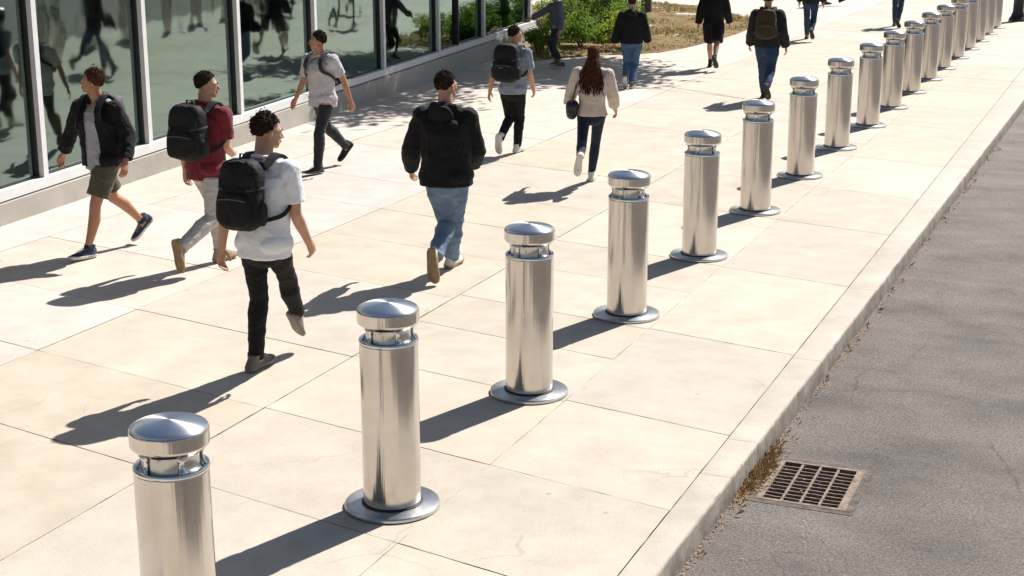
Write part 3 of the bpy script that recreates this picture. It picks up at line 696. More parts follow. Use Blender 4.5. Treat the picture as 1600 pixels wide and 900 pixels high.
# each row: x, y, yaw, height, then x y z of every joint in the order above
ROWS = [
    [-5.001, 4.203, 2.747, 1.71, 0, 0, 0.876, -0, 0.006, 0.979, -0.001, 0.019, 1.218, -0.001, 0.012, 1.39, -0.002, 0.056, 1.56, -0.162, -0.06, 1.351, -0.208, -0.147, 1.073, -0.322, -0.04, 0.874, -0.364, -0.001, 0.8, -0.089, 0, 0.868, -0.065, 0.141, 0.474, -0.042, 0.232, 0.081, -0.055, 0.395, 0.021, -0.037, 0.173, 0.009, 0.168, 0.098, 1.342, 0.328, 0.098, 1.096, 0.459, 0.121, 0.881, 0.508, 0.13, 0.801, 0.089, -0, 0.868, 0.119, -0.149, 0.478, 0.14, -0.448, 0.207, 0.169, -0.384, 0.047, 0.14, -0.542, 0.203],
    [-3.855, 4.109, -0.282, 1.743, 0, 0, 0.887, 0, 0.008, 0.991, 0.001, 0.027, 1.235, 0.002, 0.023, 1.41, 0.003, 0.061, 1.584, -0.176, -0.018, 1.37, -0.221, -0.052, 1.076, -0.279, 0.006, 0.831, -0.301, 0.027, 0.74, -0.091, -0, 0.878, -0.093, 0.185, 0.494, -0.096, 0.202, 0.083, -0.114, 0.368, 0.02, -0.097, 0.141, 0.01, 0.185, 0.075, 1.361, 0.15, 0.103, 1.065, 0.034, 0.299, 0.944, -0.009, 0.372, 0.9, 0.091, 0, 0.878, 0.113, -0.044, 0.454, 0.123, -0.409, 0.266, 0.149, -0.465, 0.099, 0.12, -0.485, 0.323],
    [-1.752, 1.619, -0.12, 1.812, 0, 0, 0.946, -0.002, 0.013, 1.054, -0.006, 0.043, 1.306, -0.01, 0.047, 1.488, -0.013, 0.106, 1.665, -0.201, 0.034, 1.441, -0.245, -0.076, 1.153, -0.291, -0.08, 0.888, -0.308, -0.081, 0.79, -0.094, -0, 0.937, -0.143, 0.104, 0.508, -0.19, 0.1, 0.083, -0.216, 0.272, 0.019, -0.199, 0.036, 0.008, 0.185, 0.067, 1.444, 0.202, 0.094, 1.133, 0.183, 0.248, 0.915, 0.176, 0.305, 0.833, 0.094, 0, 0.937, -0.031, 0.282, 0.618, -0.155, 0.539, 0.3, -0.202, 0.596, 0.13, -0.155, 0.44, 0.302],
    [-5.23, 8.585, 2.744, 1.643, 0, 0, 0.849, -0.001, 0.006, 0.947, -0.003, 0.021, 1.177, -0.005, 0.015, 1.342, -0.007, 0.055, 1.506, -0.171, -0.029, 1.302, -0.202, -0.153, 1.05, -0.248, -0.21, 0.818, -0.265, -0.231, 0.732, -0.085, -0, 0.841, -0.098, 0.144, 0.465, -0.111, 0.194, 0.081, -0.129, 0.349, 0.02, -0.113, 0.136, 0.012, 0.166, 0.071, 1.299, 0.278, 0.043, 1.041, 0.363, 0.109, 0.823, 0.394, 0.134, 0.742, 0.085, 0, 0.841, 0.126, -0.147, 0.468, 0.154, -0.439, 0.215, 0.188, -0.389, 0.058, 0.154, -0.529, 0.217],
    [-1.798, 4.577, 0.082, 1.837, 0, 0, 0.882, -0.001, 0.007, 0.992, -0.005, 0.025, 1.249, -0.007, 0.019, 1.433, -0.009, 0.06, 1.618, -0.197, -0.015, 1.387, -0.31, 0.005, 1.093, -0.382, 0.173, 0.892, -0.409, 0.236, 0.817, -0.096, -0, 0.873, -0.035, 0.117, 0.443, -0.006, -0.264, 0.238, -0, -0.323, 0.06, -0.015, -0.344, 0.298, 0.188, 0.065, 1.387, 0.214, 0.141, 1.081, 0.118, 0.339, 0.921, 0.082, 0.412, 0.862, 0.096, 0, 0.873, 0.002, 0.189, 0.476, -0.089, 0.352, 0.084, -0.086, 0.528, 0.019, -0.107, 0.29, 0.008],
    [-3.611, 10.391, 0.015, 1.61, 0, 0, 0.822, 0.002, 0.006, 0.918, 0.008, 0.02, 1.143, 0.011, 0.014, 1.305, 0.015, 0.052, 1.466, -0.161, 0.012, 1.269, -0.221, -0.068, 1.011, -0.277, -0.054, 0.779, -0.298, -0.049, 0.693, -0.084, 0, 0.814, -0.077, 0.1, 0.433, -0.073, -0.223, 0.233, -0.087, -0.244, 0.07, -0.074, -0.302, 0.272, 0.183, 0.027, 1.26, 0.192, 0.071, 0.986, 0.189, 0.209, 0.792, 0.188, 0.26, 0.72, 0.084, -0, 0.814, 0.037, 0.153, 0.453, -0.011, 0.178, 0.077, -0.002, 0.332, 0.02, -0.02, 0.123, 0.009],
    [-2.071, 8.947, 0.313, 1.58, 0, 0, 0.8, 0.002, 0.005, 0.894, 0.007, 0.015, 1.115, 0.01, 0.007, 1.274, 0.013, 0.041, 1.432, -0.16, 0.01, 1.238, -0.231, 0.098, 0.991, -0.276, 0.262, 0.83, -0.293, 0.323, 0.771, -0.082, -0, 0.792, -0.097, -0.243, 0.491, -0.102, -0.603, 0.393, -0.126, -0.628, 0.235, -0.1, -0.679, 0.433, 0.178, 0.016, 1.23, 0.223, 0.098, 0.975, 0.256, 0.251, 0.801, 0.268, 0.307, 0.736, 0.082, 0, 0.792, 0.041, 0.157, 0.44, -0.003, 0.218, 0.075, 0.007, 0.369, 0.02, -0.01, 0.164, 0.008],
    [-4.336, 17.22, 0.205, 1.532, 0, 0, 0.742, -0.001, 0.005, 0.834, -0.005, 0.015, 1.048, -0.007, 0.008, 1.202, -0.009, 0.04, 1.356, -0.17, 0.005, 1.161, -0.233, -0.028, 0.908, -0.29, 0.022, 0.694, -0.311, 0.041, 0.615, -0.08, 0, 0.735, -0.064, -0.058, 0.364, -0.056, -0.364, 0.173, -0.065, -0.332, 0.02, -0.057, -0.447, 0.183, 0.158, 0.022, 1.166, 0.219, 0.027, 0.909, 0.253, 0.125, 0.708, 0.265, 0.162, 0.633, 0.08, -0, 0.735, 0.059, -0.073, 0.367, 0.042, -0.288, 0.076, 0.054, -0.143, 0.019, 0.038, -0.342, 0.013],
    [-3.758, 20.108, 0.11, 1.65, 0, 0, 0.844, -0.002, 0.005, 0.943, -0.005, 0.017, 1.173, -0.008, 0.009, 1.339, -0.01, 0.046, 1.504, -0.183, 0.006, 1.295, -0.24, -0.011, 1.017, -0.284, 0.081, 0.796, -0.301, 0.116, 0.713, -0.086, 0, 0.835, -0.08, 0.147, 0.459, -0.074, 0.234, 0.079, -0.089, 0.391, 0.02, -0.073, 0.176, 0.01, 0.17, 0.024, 1.3, 0.227, 0.053, 1.023, 0.257, 0.173, 0.813, 0.268, 0.218, 0.734, 0.086, -0, 0.835, 0.102, -0.197, 0.483, 0.114, -0.495, 0.233, 0.138, -0.44, 0.075, 0.114, -0.586, 0.233],
    [-1.896, 16.379, 0.059, 1.703, 0, 0, 0.85, -0.002, 0.005, 0.952, -0.007, 0.017, 1.19, -0.011, 0.008, 1.361, -0.015, 0.044, 1.532, -0.191, 0.002, 1.315, -0.251, 0.041, 1.031, -0.299, 0.191, 0.834, -0.317, 0.246, 0.761, -0.089, -0, 0.842, -0.08, 0.17, 0.461, -0.071, 0.299, 0.081, -0.087, 0.461, 0.02, -0.07, 0.24, 0.009, 0.172, 0.027, 1.322, 0.229, 0.042, 1.035, 0.258, 0.152, 0.81, 0.268, 0.192, 0.726, 0.089, 0, 0.842, 0.102, -0.212, 0.483, 0.111, -0.555, 0.274, 0.134, -0.523, 0.105, 0.11, -0.647, 0.287],
    [-3.244, 25.935, 0.057, 1.639, 0, 0, 0.842, 0, 0.006, 0.941, -0, 0.02, 1.17, 0, 0.013, 1.334, 0, 0.051, 1.498, -0.175, 0.019, 1.293, -0.218, 0.002, 1.015, -0.252, 0.072, 0.785, -0.264, 0.098, 0.699, -0.085, -0, 0.834, -0.083, 0.137, 0.457, -0.081, 0.217, 0.078, -0.098, 0.374, 0.02, -0.081, 0.161, 0.009, 0.175, 0.019, 1.293, 0.218, 0.002, 1.015, 0.252, 0.072, 0.785, 0.264, 0.098, 0.699, 0.085, 0, 0.834, 0.101, -0.157, 0.465, 0.11, -0.468, 0.235, 0.133, -0.423, 0.076, 0.11, -0.558, 0.24],
    [-2.007, 29.696, -0.074, 1.682, 0, 0, 0.867, -0, 0.006, 0.968, -0, 0.02, 1.203, 0, 0.013, 1.371, 0, 0.052, 1.54, -0.18, 0.019, 1.329, -0.223, 0.002, 1.043, -0.258, 0.074, 0.808, -0.271, 0.1, 0.72, -0.087, -0, 0.858, -0.093, 0.142, 0.472, -0.098, 0.206, 0.08, -0.116, 0.366, 0.02, -0.099, 0.147, 0.009, 0.18, 0.019, 1.329, 0.223, 0.002, 1.043, 0.258, 0.074, 0.808, 0.271, 0.1, 0.72, 0.087, 0, 0.858, 0.099, -0.13, 0.468, 0.107, -0.387, 0.166, 0.128, -0.3, 0.02, 0.108, -0.477, 0.147],
    [-4.813, 35.615, -1.377, 1.702, 0, 0, 0.902, 0, 0.006, 1.004, -0, 0.02, 1.242, 0, 0.014, 1.413, -0, 0.053, 1.583, -0.182, 0.02, 1.37, -0.226, 0.002, 1.081, -0.261, 0.074, 0.842, -0.274, 0.101, 0.754, -0.088, -0, 0.894, -0.101, -0, 0.477, -0.113, -0.059, 0.08, -0.132, 0.103, 0.02, -0.116, -0.118, 0.008, 0.182, 0.02, 1.37, 0.226, 0.002, 1.081, 0.261, 0.074, 0.842, 0.274, 0.101, 0.754, 0.088, 0, 0.894, 0.099, 0.223, 0.542, 0.109, 0.373, 0.169, 0.126, 0.546, 0.174, 0.112, 0.345, 0.081],
    [-6.394, 19.197, 1.531, 1.432, 0, 0, 0.718, 0, 0.008, 0.804, 0, 0.027, 1.003, 0, 0.026, 1.147, 0, 0.058, 1.291, -0.096, -0.082, 1.122, -0.121, -0.132, 0.882, -0.195, -0.125, 0.683, -0.222, -0.122, 0.61, -0.074, -0, 0.711, -0.079, 0.06, 0.366, -0.083, -0.115, 0.077, -0.098, 0.019, 0.019, -0.083, -0.168, 0.019, 0.107, 0.147, 1.1, -0.029, 0.306, 0.97, -0.159, 0.449, 0.884, -0.208, 0.502, 0.852, 0.074, 0, 0.711, 0.101, 0.182, 0.412, 0.13, 0.078, 0.092, 0.151, 0.204, 0.02, 0.134, 0.019, 0.041],
]
PK = ['shorts', 'maroon', 'white', 'grey', 'black', 'pack', 'girl', 'hoodie', 'skirt', 'brown', 'coat', 'far', 'edge', 'blur']
POSES = {}
for key_, row in zip(PK, ROWS):
    POSES[key_] = dict(loc=row[:2], yaw=row[2], H=row[3], J={n_: row[4 + 3 * i:7 + 3 * i] for i, n_ in enumerate(JN)})
FINGERS = [(-.027, .072, .0080), (-.009, .080, .0083), (.009, .075, .0080), (.026, .060, .0072)]
def hand(mb, J, s, k, curl=.45, facing=None):
    """palm and five fingers from wrist towards the hand joint; thumb points forward"""
    wr = Vector(J[s + 'wr']); d = (Vector(J[s + 'hd']) - wr).normalized(); g = -1 if s == 'L' else 1
    el = Vector(J[s + 'el'])
    med = Vector((-g, 0, 0)); med = (med - d * med.dot(d)).normalized()      # palm faces the body
    fw = d.cross(med) * (1 if g < 0 else -1)
    if fw.y < 0: fw = -fw
    fw.normalize(); pal = med
    def P(a, b, c): return wr + d * (a * k) + fw * (b * k) + pal * (c * k)
    mb.tube([P(-.03, 0, 0), P(.01, 0, 0), P(.045, .002, 0), P(.088, .0, .002)], [(.026 * k, .021 * k), (.028 * k, .020 * k), (.038 * k, .017 * k), (.038 * k, .013 * k)], 14, side=fw)
    for i, (b, ln, r) in enumerate(FINGERS):
        b = -b * 1.12; sp = b * .22; c1 = curl * (1 + .12 * i)
        a0 = Vector((.086, b, .002)); pts = [a0]; ang = .15
        for q, fr in enumerate((.45, .32, .23)):
            ang += c1 * (.55 if q == 0 else .85)
            a0 = a0 + Vector((math.cos(ang), sp * 1.2, math.sin(ang))) * (ln * fr); pts.append(a0)
        mb.tube([P(*(Vector((.060, b * .92, .0))))] + [P(*p) for p in pts], [r * k * 1.12, r * k * 1.1, r * k, r * k * .93, r * k * .82], 10)
    mb.tube([P(.018, .020, .004), P(.042, .044, .016), P(.066, .056, .026), P(.088, .058, .034)], [.015 * k, .0125 * k, .0105 * k, .0088 * k], 10)

def head_frame(p, J):
    h = Vector(J['head']) + Vector((0, 0, -.010)); nk = Vector(J['neck'])
    yaw, pit, rol = p.get('head', (0, 0, 0))
    R3 = Matrix.Rotation(yaw, 3, 'Z') @ Matrix.Rotation(-pit, 3, 'X') @ Matrix.Rotation(rol, 3, 'Y')
    return h, R3
def body_mesh(p, J, k, vox, fine):
    mb = MB(); V = Vector; w = p.get('w', 1.0); fem = p.get('fem', False)
    pe, wa, ch, nk = (V(J[n]) for n in ('pelvis', 'waist', 'chest', 'neck'))
    shl = (V(J['Rsh']) - V(J['Lsh'])).normalized(); hpv = V((1, 0, 0))
    # trunk
    mb.tube([pe - V((0, 0, .05 * k)), pe + V((0, -.01, .02)), wa, wa.lerp(ch, .5), ch, V(J['chest']).lerp(nk, .55), nk.lerp(ch, .12)],
            [(.155 * w * k, .105 * w * k), (.160 * w * k, .110 * w * k), (.140 * w * k, .095 * w * k), (.148 * w * k, .10 * w * k), (.160 * w * k, .11 * w * k), (.150 * w * k, .09 * w * k), (.08 * k, .065 * k)], 20, side=shl)
    h, R3 = head_frame(p, J)
    mb.tube([nk - V((0, .0, .06 * k)), nk + V((0, .0, .01)), h + R3 @ V((0, -.018, -.055)) * k], [.072 * k, .061 * k, .058 * k], 16)
    for s in 'LR':
        g = -1 if s == 'L' else 1
        sh, el, wr = V(J[s + 'sh']), V(J[s + 'el']), V(J[s + 'wr'])
        mb.tube([ch.lerp(nk, .60), sh + V((-g * .012, 0, -.014)), sh.lerp(el, .25), sh.lerp(el, .6), el], [.044 * k, .045 * k, .047 * k * (w if not fem else .88), .044 * k, .039 * k], 14)
        mb.tube([el, el.lerp(wr, .28), el.lerp(wr, .7), wr], [.0385 * k, .0405 * k, .031 * k, (.026 * k)], 14)
        if fine: hand(mb, J, s, k, p.get('curl', .45))
        else:
            hand(mb, J, s, k * 1.05, .4)
        hp, kn, an = V(J[s + 'hp']), V(J[s + 'kn']), V(J[s + 'an'])
        mb.tube([hp + V((0, 0, .02)), hp.lerp(kn, .3), hp.lerp(kn, .75), kn], [.083 * k * w, .076 * k * w, .060 * k, .053 * k], 16)
        sd = (kn - an).normalized(); back = V((0, -1, 0)); back = (back - sd * back.dot(sd)).normalized()
        mb.tube([kn, kn.lerp(an, .12) + back * .006, kn.lerp(an, .32) + back * .018 * k, kn.lerp(an, .62) + back * .010 * k, kn.lerp(an, .88), an], [.052 * k, .052 * k, .056 * k, .043 * k, .034 * k, .035 * k], 16)
        toe, heel = V(J[s + 'toe']), V(J[s + 'heel'])
        mb.tube([an, an.lerp(toe, .45) - (an - heel) * .12, an.lerp(toe, .80)], [.034 * k, .026 * k, .016 * k], 12); mb.tube([an, heel + (an - heel) * .45], [.033 * k, .028 * k], 12)
    # head
    k = k * .93
    def E(c, r, rt=None): mb.ell(h + R3 @ (V(c) * k), [q * k for q in r], R3 if rt is None else R3 @ rt, 18, 12)
    E((0, -.014, .032), (.073, .093, .083)); E((0, .022, -.030), (.060, .068, .078)); E((0, .030, .012), (.066, .066, .060))
    E((0, .064, -.083), (.026, .022, .020)); E((-.030, .052, -.062), (.024, .030, .022)); E((.030, .052, -.062), (.024, .030, .022))
    for g in (-1, 1):
        E((g * .036, .066, -.018), (.022, .020, .020)); E((g * .077, -.008, -.006), (.010, .019, .031), Matrix.Rotation(g * .35, 3, 'Z')); E((g * .030, .080, .026), (.024, .012, .008))
    mb.tube([h + R3 @ (V((0, .086, .018)) * k), h + R3 @ (V((0, .100, -.006)) * k), h + R3 @ (V((0, .108, -.022)) * k)], [.0085 * k, .011 * k, .013 * k], 10)
    for g in (-1, 1): E((g * .012, .098, -.026), (.009, .010, .008))
    E((0, .087, -.050), (.024, .012, .007)); E((0, .085, -.060), (.020, .012, .007))
    return remesh(mb, 'body', vox, 3, .5)
def face_bits(p, J, k, par):
    h, R3 = head_frame(p, J)
    for g in (-1, 1):
        e = MB(); c = h + R3 @ (Vector((g * .030, .0805, .008)) * k); e.ell(c, [.0125 * k] * 3, R3, 14, 10)
        i = len(e.f); c2 = h + R3 @ (Vector((g * .030, .0875, .008)) * k); e.ell(c2, [.0062 * k] * 3, R3, 12, 8)
        o = e.build('eye', [M['eye'], M['iris']], par); me = o.data
        for q in range(i, len(me.polygons)): me.polygons[q].material_index = 1
        b = MB(); b.tube([h + R3 @ (Vector((g * x, y, z)) * k) for x, y, z in ((.014, .0965, .026), (.028, .094, .033), (.046, .080, .029))], [.003 * k, .0042 * k, .0028 * k], 8); b.build('eyebrow', M[p['hair']], par)
    l = MB(); l.ell(h + R3 @ (Vector((0, .092, -.055)) * k), (.021 * k, .010 * k, .008 * k), R3, 14, 8); l.build('lips', M['lips'], par)
def hair_short(p, J, k, par, vox, rng):
    h, R3 = head_frame(p, J); mb = MB(); curl = p.get('curlsize', .013)
    C = Vector((0, -.020, .038)); r0 = Vector((.078, .092, .084))
    n = 0; tries = 0
    while n < 1700 and tries < 24000:
        tries += 1
        d = Vector((rng.gauss(0, 1), rng.gauss(0, 1), rng.gauss(0, 1))).normalized()
        if d.y > .30 and d.z < .42 + .15 * (abs(d.x) < .3): continue
        if d.y > -.05 and d.z < -.10: continue
        if d.z < -.62: continue
        if abs(d.x) > .75 and d.y > -.35 and d.z < -.18: continue
        n += 1
        up_ = max(0, d.z); thick = p.get('hthick', 1.0) * (1.7 if rng.random() < .12 else 1.0) * (.006 + .016 * up_ + .006 * max(0, -d.y))
        q = C + Vector((d.x * (r0.x + thick * rng.uniform(-.4, 1)), d.y * (r0.y + thick * rng.uniform(-.4, 1)), d.z * (r0.z + thick * rng.uniform(-.2, 1.1))))
        t = Vector((rng.gauss(0, 1), rng.gauss(0, 1), rng.gauss(0, 1))); t = (t - d * t.dot(d)).normalized()
        c = h + R3 @ (q * k); sz = .52 * curl * k * rng.uniform(.6, 1.25) * (.7 + .5 * up_)
        e1 = R3 @ (t * sz * 1.1 + d * sz * .1); e2 = R3 @ (d * sz * .55)
        mb.tube([c - e1, c + e2, c + e1], [sz * .3, sz * .5, sz * .25], 6)
    mb.ell(h + R3 @ (Vector((0, -.024, .044)) * k), (.077 * k, .086 * k, .080 * k), R3, 20, 14)
    me = remesh(mb, 'hair', vox, 1, .4); link('hair', me, M[p['hair']], par)
def hair_long(p, J, k, par, rng):
    h, R3 = head_frame(p, J); mb = MB()
    mb.ell(h + R3 @ (Vector((0, -.022, .044)) * k), (.083 * k, .093 * k, .085 * k), R3, 22, 16)
    ch = Vector(J['chest'])
    def lock(a, x0, depth, wob, rad, ln):
        # starts on the scalp, passes round the back of the head, falls down the back
        d = Vector((math.sin(a) * .8, -math.cos(a), 0)); top = Vector((d.x * .05, d.y * .05 + .0, .115))
        p1 = Vector((d.x * .084, d.y * .092 - .015, .05)); p2 = Vector((d.x * .082, d.y * .088 - .02, -.03)); P = [h + R3 @ (q * k) for q in (top, p1, p2)]
        z0 = P[-1].z; zc = ch.z - ln
        n = 13
        for i in range(1, n + 1):
            t = i / n; z = z0 + (zc - z0) * t
            base = Vector((P[2].x * (1 - t) + (x0) * t, P[2].y * (1 - t) + (ch.y - .145 * k - depth) * t, z))
            sw = math.sin(t * 9.5 + wob) * .016 * min(1, t * 2.5); base.x += sw; base.y += math.cos(t * 9 + wob * 1.3) * .010 - .02 * math.sin(t * PI); P.append(base)
        R = [rad * .7, rad, rad] + [rad * (1.15 - .75 * (i / n) ** 2) for i in range(1, n + 1)]
        mb.tube(P, R, 7)
    for i in range(120):
        a = rng.uniform(-1.55, 1.55); x0 = a * .075 + rng.gauss(0, .022); lock(a, x0, rng.uniform(-.01, .03), rng.uniform(0, 6.28), rng.uniform(.009, .015) * k, rng.uniform(-.06, .12))
    b = mb.build('hair', M[p['hair']], par)
    # a few flying wisps
def mask_none(co): return 1.0
def top_garment(p, J, k, vox, par):
    t = p['top']; mb = MB(); V = Vector; w = p.get('w', 1.0) * t.get('w', 1.0); fem = p.get('fem', False)
    pe, wa, ch, nk = (V(J[n]) for n in ('pelvis', 'waist', 'chest', 'neck')); shl = (V(J['Rsh']) - V(J['Lsh'])).normalized(); hpv = V((1, 0, 0))
    th = t.get('thick', .012) * k; ta = th * t.get('arm', 1.0); dep = t.get('dep', 1.0); hem = pe + V((0, 0, -t.get('hem', .05) * k))
    hw = t.get('hemw', 1.0); sd0 = hpv.lerp(shl, .4)
    pts = [hem, pe + V((0, 0, .03 * k)), wa, wa.lerp(ch, .5), ch, ch.lerp(nk, .45)]
    rr = [(.166 * w * hw, .122 * w * dep * hw), (.165 * w * hw, .122 * w * dep), (.158 * w, .114 * w * dep), (.162 * w, .118 * w * dep), (.172 * w, .124 * w * dep), (.165 * w, .108 * w)]
    if fem: rr = [(.168 * hw, .13 * hw), (.160, .122), (.140, .108), (.145, .115), (.155, .122), (.146, .10)]
    # bottom section is left flat so that the hem ends in an edge
    mb.tube(pts, [(a * k + th, b * k + th) for a, b in rr], 28, side=shl, flat=True, ends=False)
    mb.ell(ch.lerp(nk, .30), (.150 * w * k + th, .104 * w * k + th, .085 * k + th * .5), Matrix.Rotation(math.atan2(shl.y, shl.x), 3, 'Z'), 22, 14)
    if t.get('hem', .05) > .06: mb.tube([pe + V((0, -.028 * k, .02)), hem + V((0, -.028 * k, 0))], [(.125 * w * k + th, .095 * w * k + th)] * 2, 24, side=(1, 0, 0), flat=True, ends=False)
    # yoke and sleeves
    for s in 'LR':
        g = -1 if s == 'L' else 1; sh, el, wr = V(J[s + 'sh']), V(J[s + 'el']), V(J[s + 'wr']); sh = sh + V((-g * .4 * th, 0, -.008 * k - th * .5))
        if t.get('hem', .05) > .06: mb.ell(V(J[s + 'hp']) + V((0, .0, .012)), (.090 * w * k + th, .118 * w * k + th, .088 * k), None, 18, 12)
        aw = (w if not fem else .9) * t.get('sl', 1.0)
        mb.tube([nk + V((0, -.006, -.026 * k)), nk.lerp(sh, .5) + V((0, 0, .004 * k - th * .4)), sh + V((0, 0, -.010 * k - th * .6))], [.050 * k + th * .8, .052 * k + th * .7, .055 * k + th * .6], 16)
        if t['sleeve'] == 'short':
            e = sh.lerp(el, .72); mb.tube([sh, sh.lerp(el, .3), e], [.058 * k * aw + ta, .058 * k * aw + ta, .062 * k * aw + ta], 18, flat=True, ends=False)
            mb.ell(sh, [.061 * k * aw + th] * 3, None, 16, 10)
        else:
            frac = t.get('cuff', .93)
            mb.tube([sh, sh.lerp(el, .3), sh.lerp(el, .7), el], [.060 * k * aw + ta, .060 * k * aw + ta, .055 * k * aw + ta, .051 * k * aw + ta], 18)
            c = el.lerp(wr, frac); mb.tube([el, el.lerp(wr, .35), el.lerp(wr, .7), c], [.051 * k * aw + ta, .051 * k * aw + ta, .044 * k * aw + ta, (.036 if t.get('tight', 1) else .042) * k * aw + ta], 18, flat=True, ends=False)
    if t.get('hood'):
        hb = nk + V((0, -.055 * k, .000)); rot = Matrix.Rotation(.5, 3, 'X'); mb.ell(hb + V((0, -.035 * k, -.035 * k)), (.105 * k, .05 * k, .085 * k), rot, 18, 12)
        mb.tube([nk + V((-.085 * k, .03 * k, -.0 * k)), nk + V((-.095 * k, -.03 * k, .02 * k)), nk + V((0, -.085 * k, .035 * k)), nk + V((.095 * k, -.03 * k, .02 * k)), nk + V((.085 * k, .03 * k, -.0 * k))], [.022 * k, .03 * k, .034 * k, .03 * k, .022 * k], 12)
    elif t.get('collar', True):
        ring = [nk + V((math.sin(a) * .068 * k, math.cos(a) * .066 * k - .003, (.012 - .020 * math.cos(a)) * k + .004)) for a in [2 * PI * i / 18 for i in range(19)]]
        mb.tube(ring, [.011 * k] * 19, 8, ends=False, flat=True)
    me = remesh(mb, t['name'], vox, 4, .5)
    pz, cz = pe.z, ch.z
    displace(me, t.get('fold', .009) * k, (8, 8, 12), p['seed'])
    displace(me, t.get('fold', .009) * k * .55, (24, 24, 17), p['seed'] + 1)
    displace(me, t.get('fold', .009) * k * .18, (60, 60, 40), p['seed'] + 2)
    o = link(t['name'], me, M[t['mat']], par)
    if t.get('open'):
        # an open front: drop the faces over the chest so the shirt beneath shows
        bm = bmesh.new(); bm.from_mesh(me); fx = shl.cross(V((0, 0, 1))); fx = -fx if fx.y < 0 else fx
        kill = []
        for f in bm.faces:
            c = f.calc_center_median(); ax = pe.lerp(ch, (c.z - pe.z) / max(.01, ch.z - pe.z)); d = c - ax
            half = .062 * k + .03 * k * max(0, (ch.z - c.z)) / .4
            if d.dot(fx) > .03 and abs(d.dot(shl)) < half and c.z < nk.z - .03 and (c - V(J['Rwr'])).length > .12 and (c - V(J['Lwr'])).length > .12: kill.append(f)
        bmesh.ops.delete(bm, geom=kill, context='FACES'); bm.to_mesh(me); bm.free()
        sm = o.modifiers.new('thickness', 'SOLIDIFY'); sm.thickness = .006
    return o
def bottoms(p, J, k, vox, par):
    t = p['bottom']; mb = MB(); V = Vector; w = p.get('w', 1.0); th = t.get('thick', .008) * k; pe = V(J['pelvis']); fem = p.get('fem', False)
    L = t.get('len', 1.0); fit = t.get('fit', 1.0)
    hwid = .160 if not fem else .158
    mb.tube([pe + V((0, 0, .05 * k)), pe + V((0, -.005, .0)), pe + V((0, -.008, -.06 * k))], [(.150 * w * k + th, .108 * w * k + th), (hwid * w * k + th, .118 * w * k + th), (.152 * w * k + th, .105 * w * k + th)], 24, side=(1, 0, 0))
    for s in 'LR':
        g = -1 if s == 'L' else 1; hp, kn, an = V(J[s + 'hp']), V(J[s + 'kn']), V(J[s + 'an'])
        if t['kind'] == 'shorts':
            e = hp.lerp(kn, t.get('short', .86)); mb.tube([hp + V((g * .006, -.004, 0)), hp.lerp(kn, .35), e], [.096 * k * w + th, .094 * k * w * fit + th, .088 * k * w * fit + th], 20, flat=True, ends=False)
            mb.ell(hp, [.094 * k * w + th] * 3, None, 16, 10)
        elif t['kind'] == 'skirt':
            pass
        else:
            q = fit
            mb.tube([hp + V((g * .004, -.006, .01)), hp.lerp(kn, .3), hp.lerp(kn, .72), kn], [.092 * k * w + th, .084 * k * w * q + th, .066 * k * q + th, .060 * k * q + th], 20)
            sd = (kn - an).normalized(); back = V((0, -1, 0)); back = (back - sd * back.dot(sd)).normalized(); e = kn.lerp(an, L)
            mb.tube([kn, kn.lerp(an, .3) + back * .012 * k, kn.lerp(an, .65) + back * .008 * k, e], [.060 * k * q + th, .062 * k * q + th, .052 * k * q + th, .046 * k * q * t.get('flare', 1.0) + th], 20, flat=True, ends=False)
    if fem or True: mb.ell(pe + V((0, -.040 * k, -.045 * k)), (.115 * w * k, .065 * w * k, .085 * k), None, 18, 12)
    if t['kind'] == 'skirt':
        z1 = .44 * k; mb.tube([pe + V((0, 0, .04)), pe + V((0, 0, -.1)), pe + V((0, .01, -z1))], [(.158 * k, .12 * k), (.178 * k, .14 * k), (.17 * k, .145 * k)], 24, side=(1, 0, 0), flat=True, ends=False)
    me = remesh(mb, t['name'], vox, 3, .5)
    hz = pe.z - p['top'].get('hem', .05) * k; n_v = len(me.vertices); cv = np.empty(n_v * 3); me.vertices.foreach_get('co', cv); cv = cv.reshape(-1, 3)
    q_ = np.clip((cv[:, 2] - (hz + .015)) / .05, 0, 1); q_ = q_ * q_ * (3 - 2 * q_) * .26
    cv[:, 0] -= (cv[:, 0] - pe.x) * q_; cv[:, 1] -= (cv[:, 1] - pe.y) * q_; me.vertices.foreach_set('co', cv.ravel()); me.update()
    displace(me, t.get('fold', .006) * k, (9, 9, 20), p['seed'] + 4); displace(me, t.get('fold', .006) * .5 * k, (26, 26, 34), p['seed'] + 2)
    return link(t['name'], me, M[t['mat']], par)
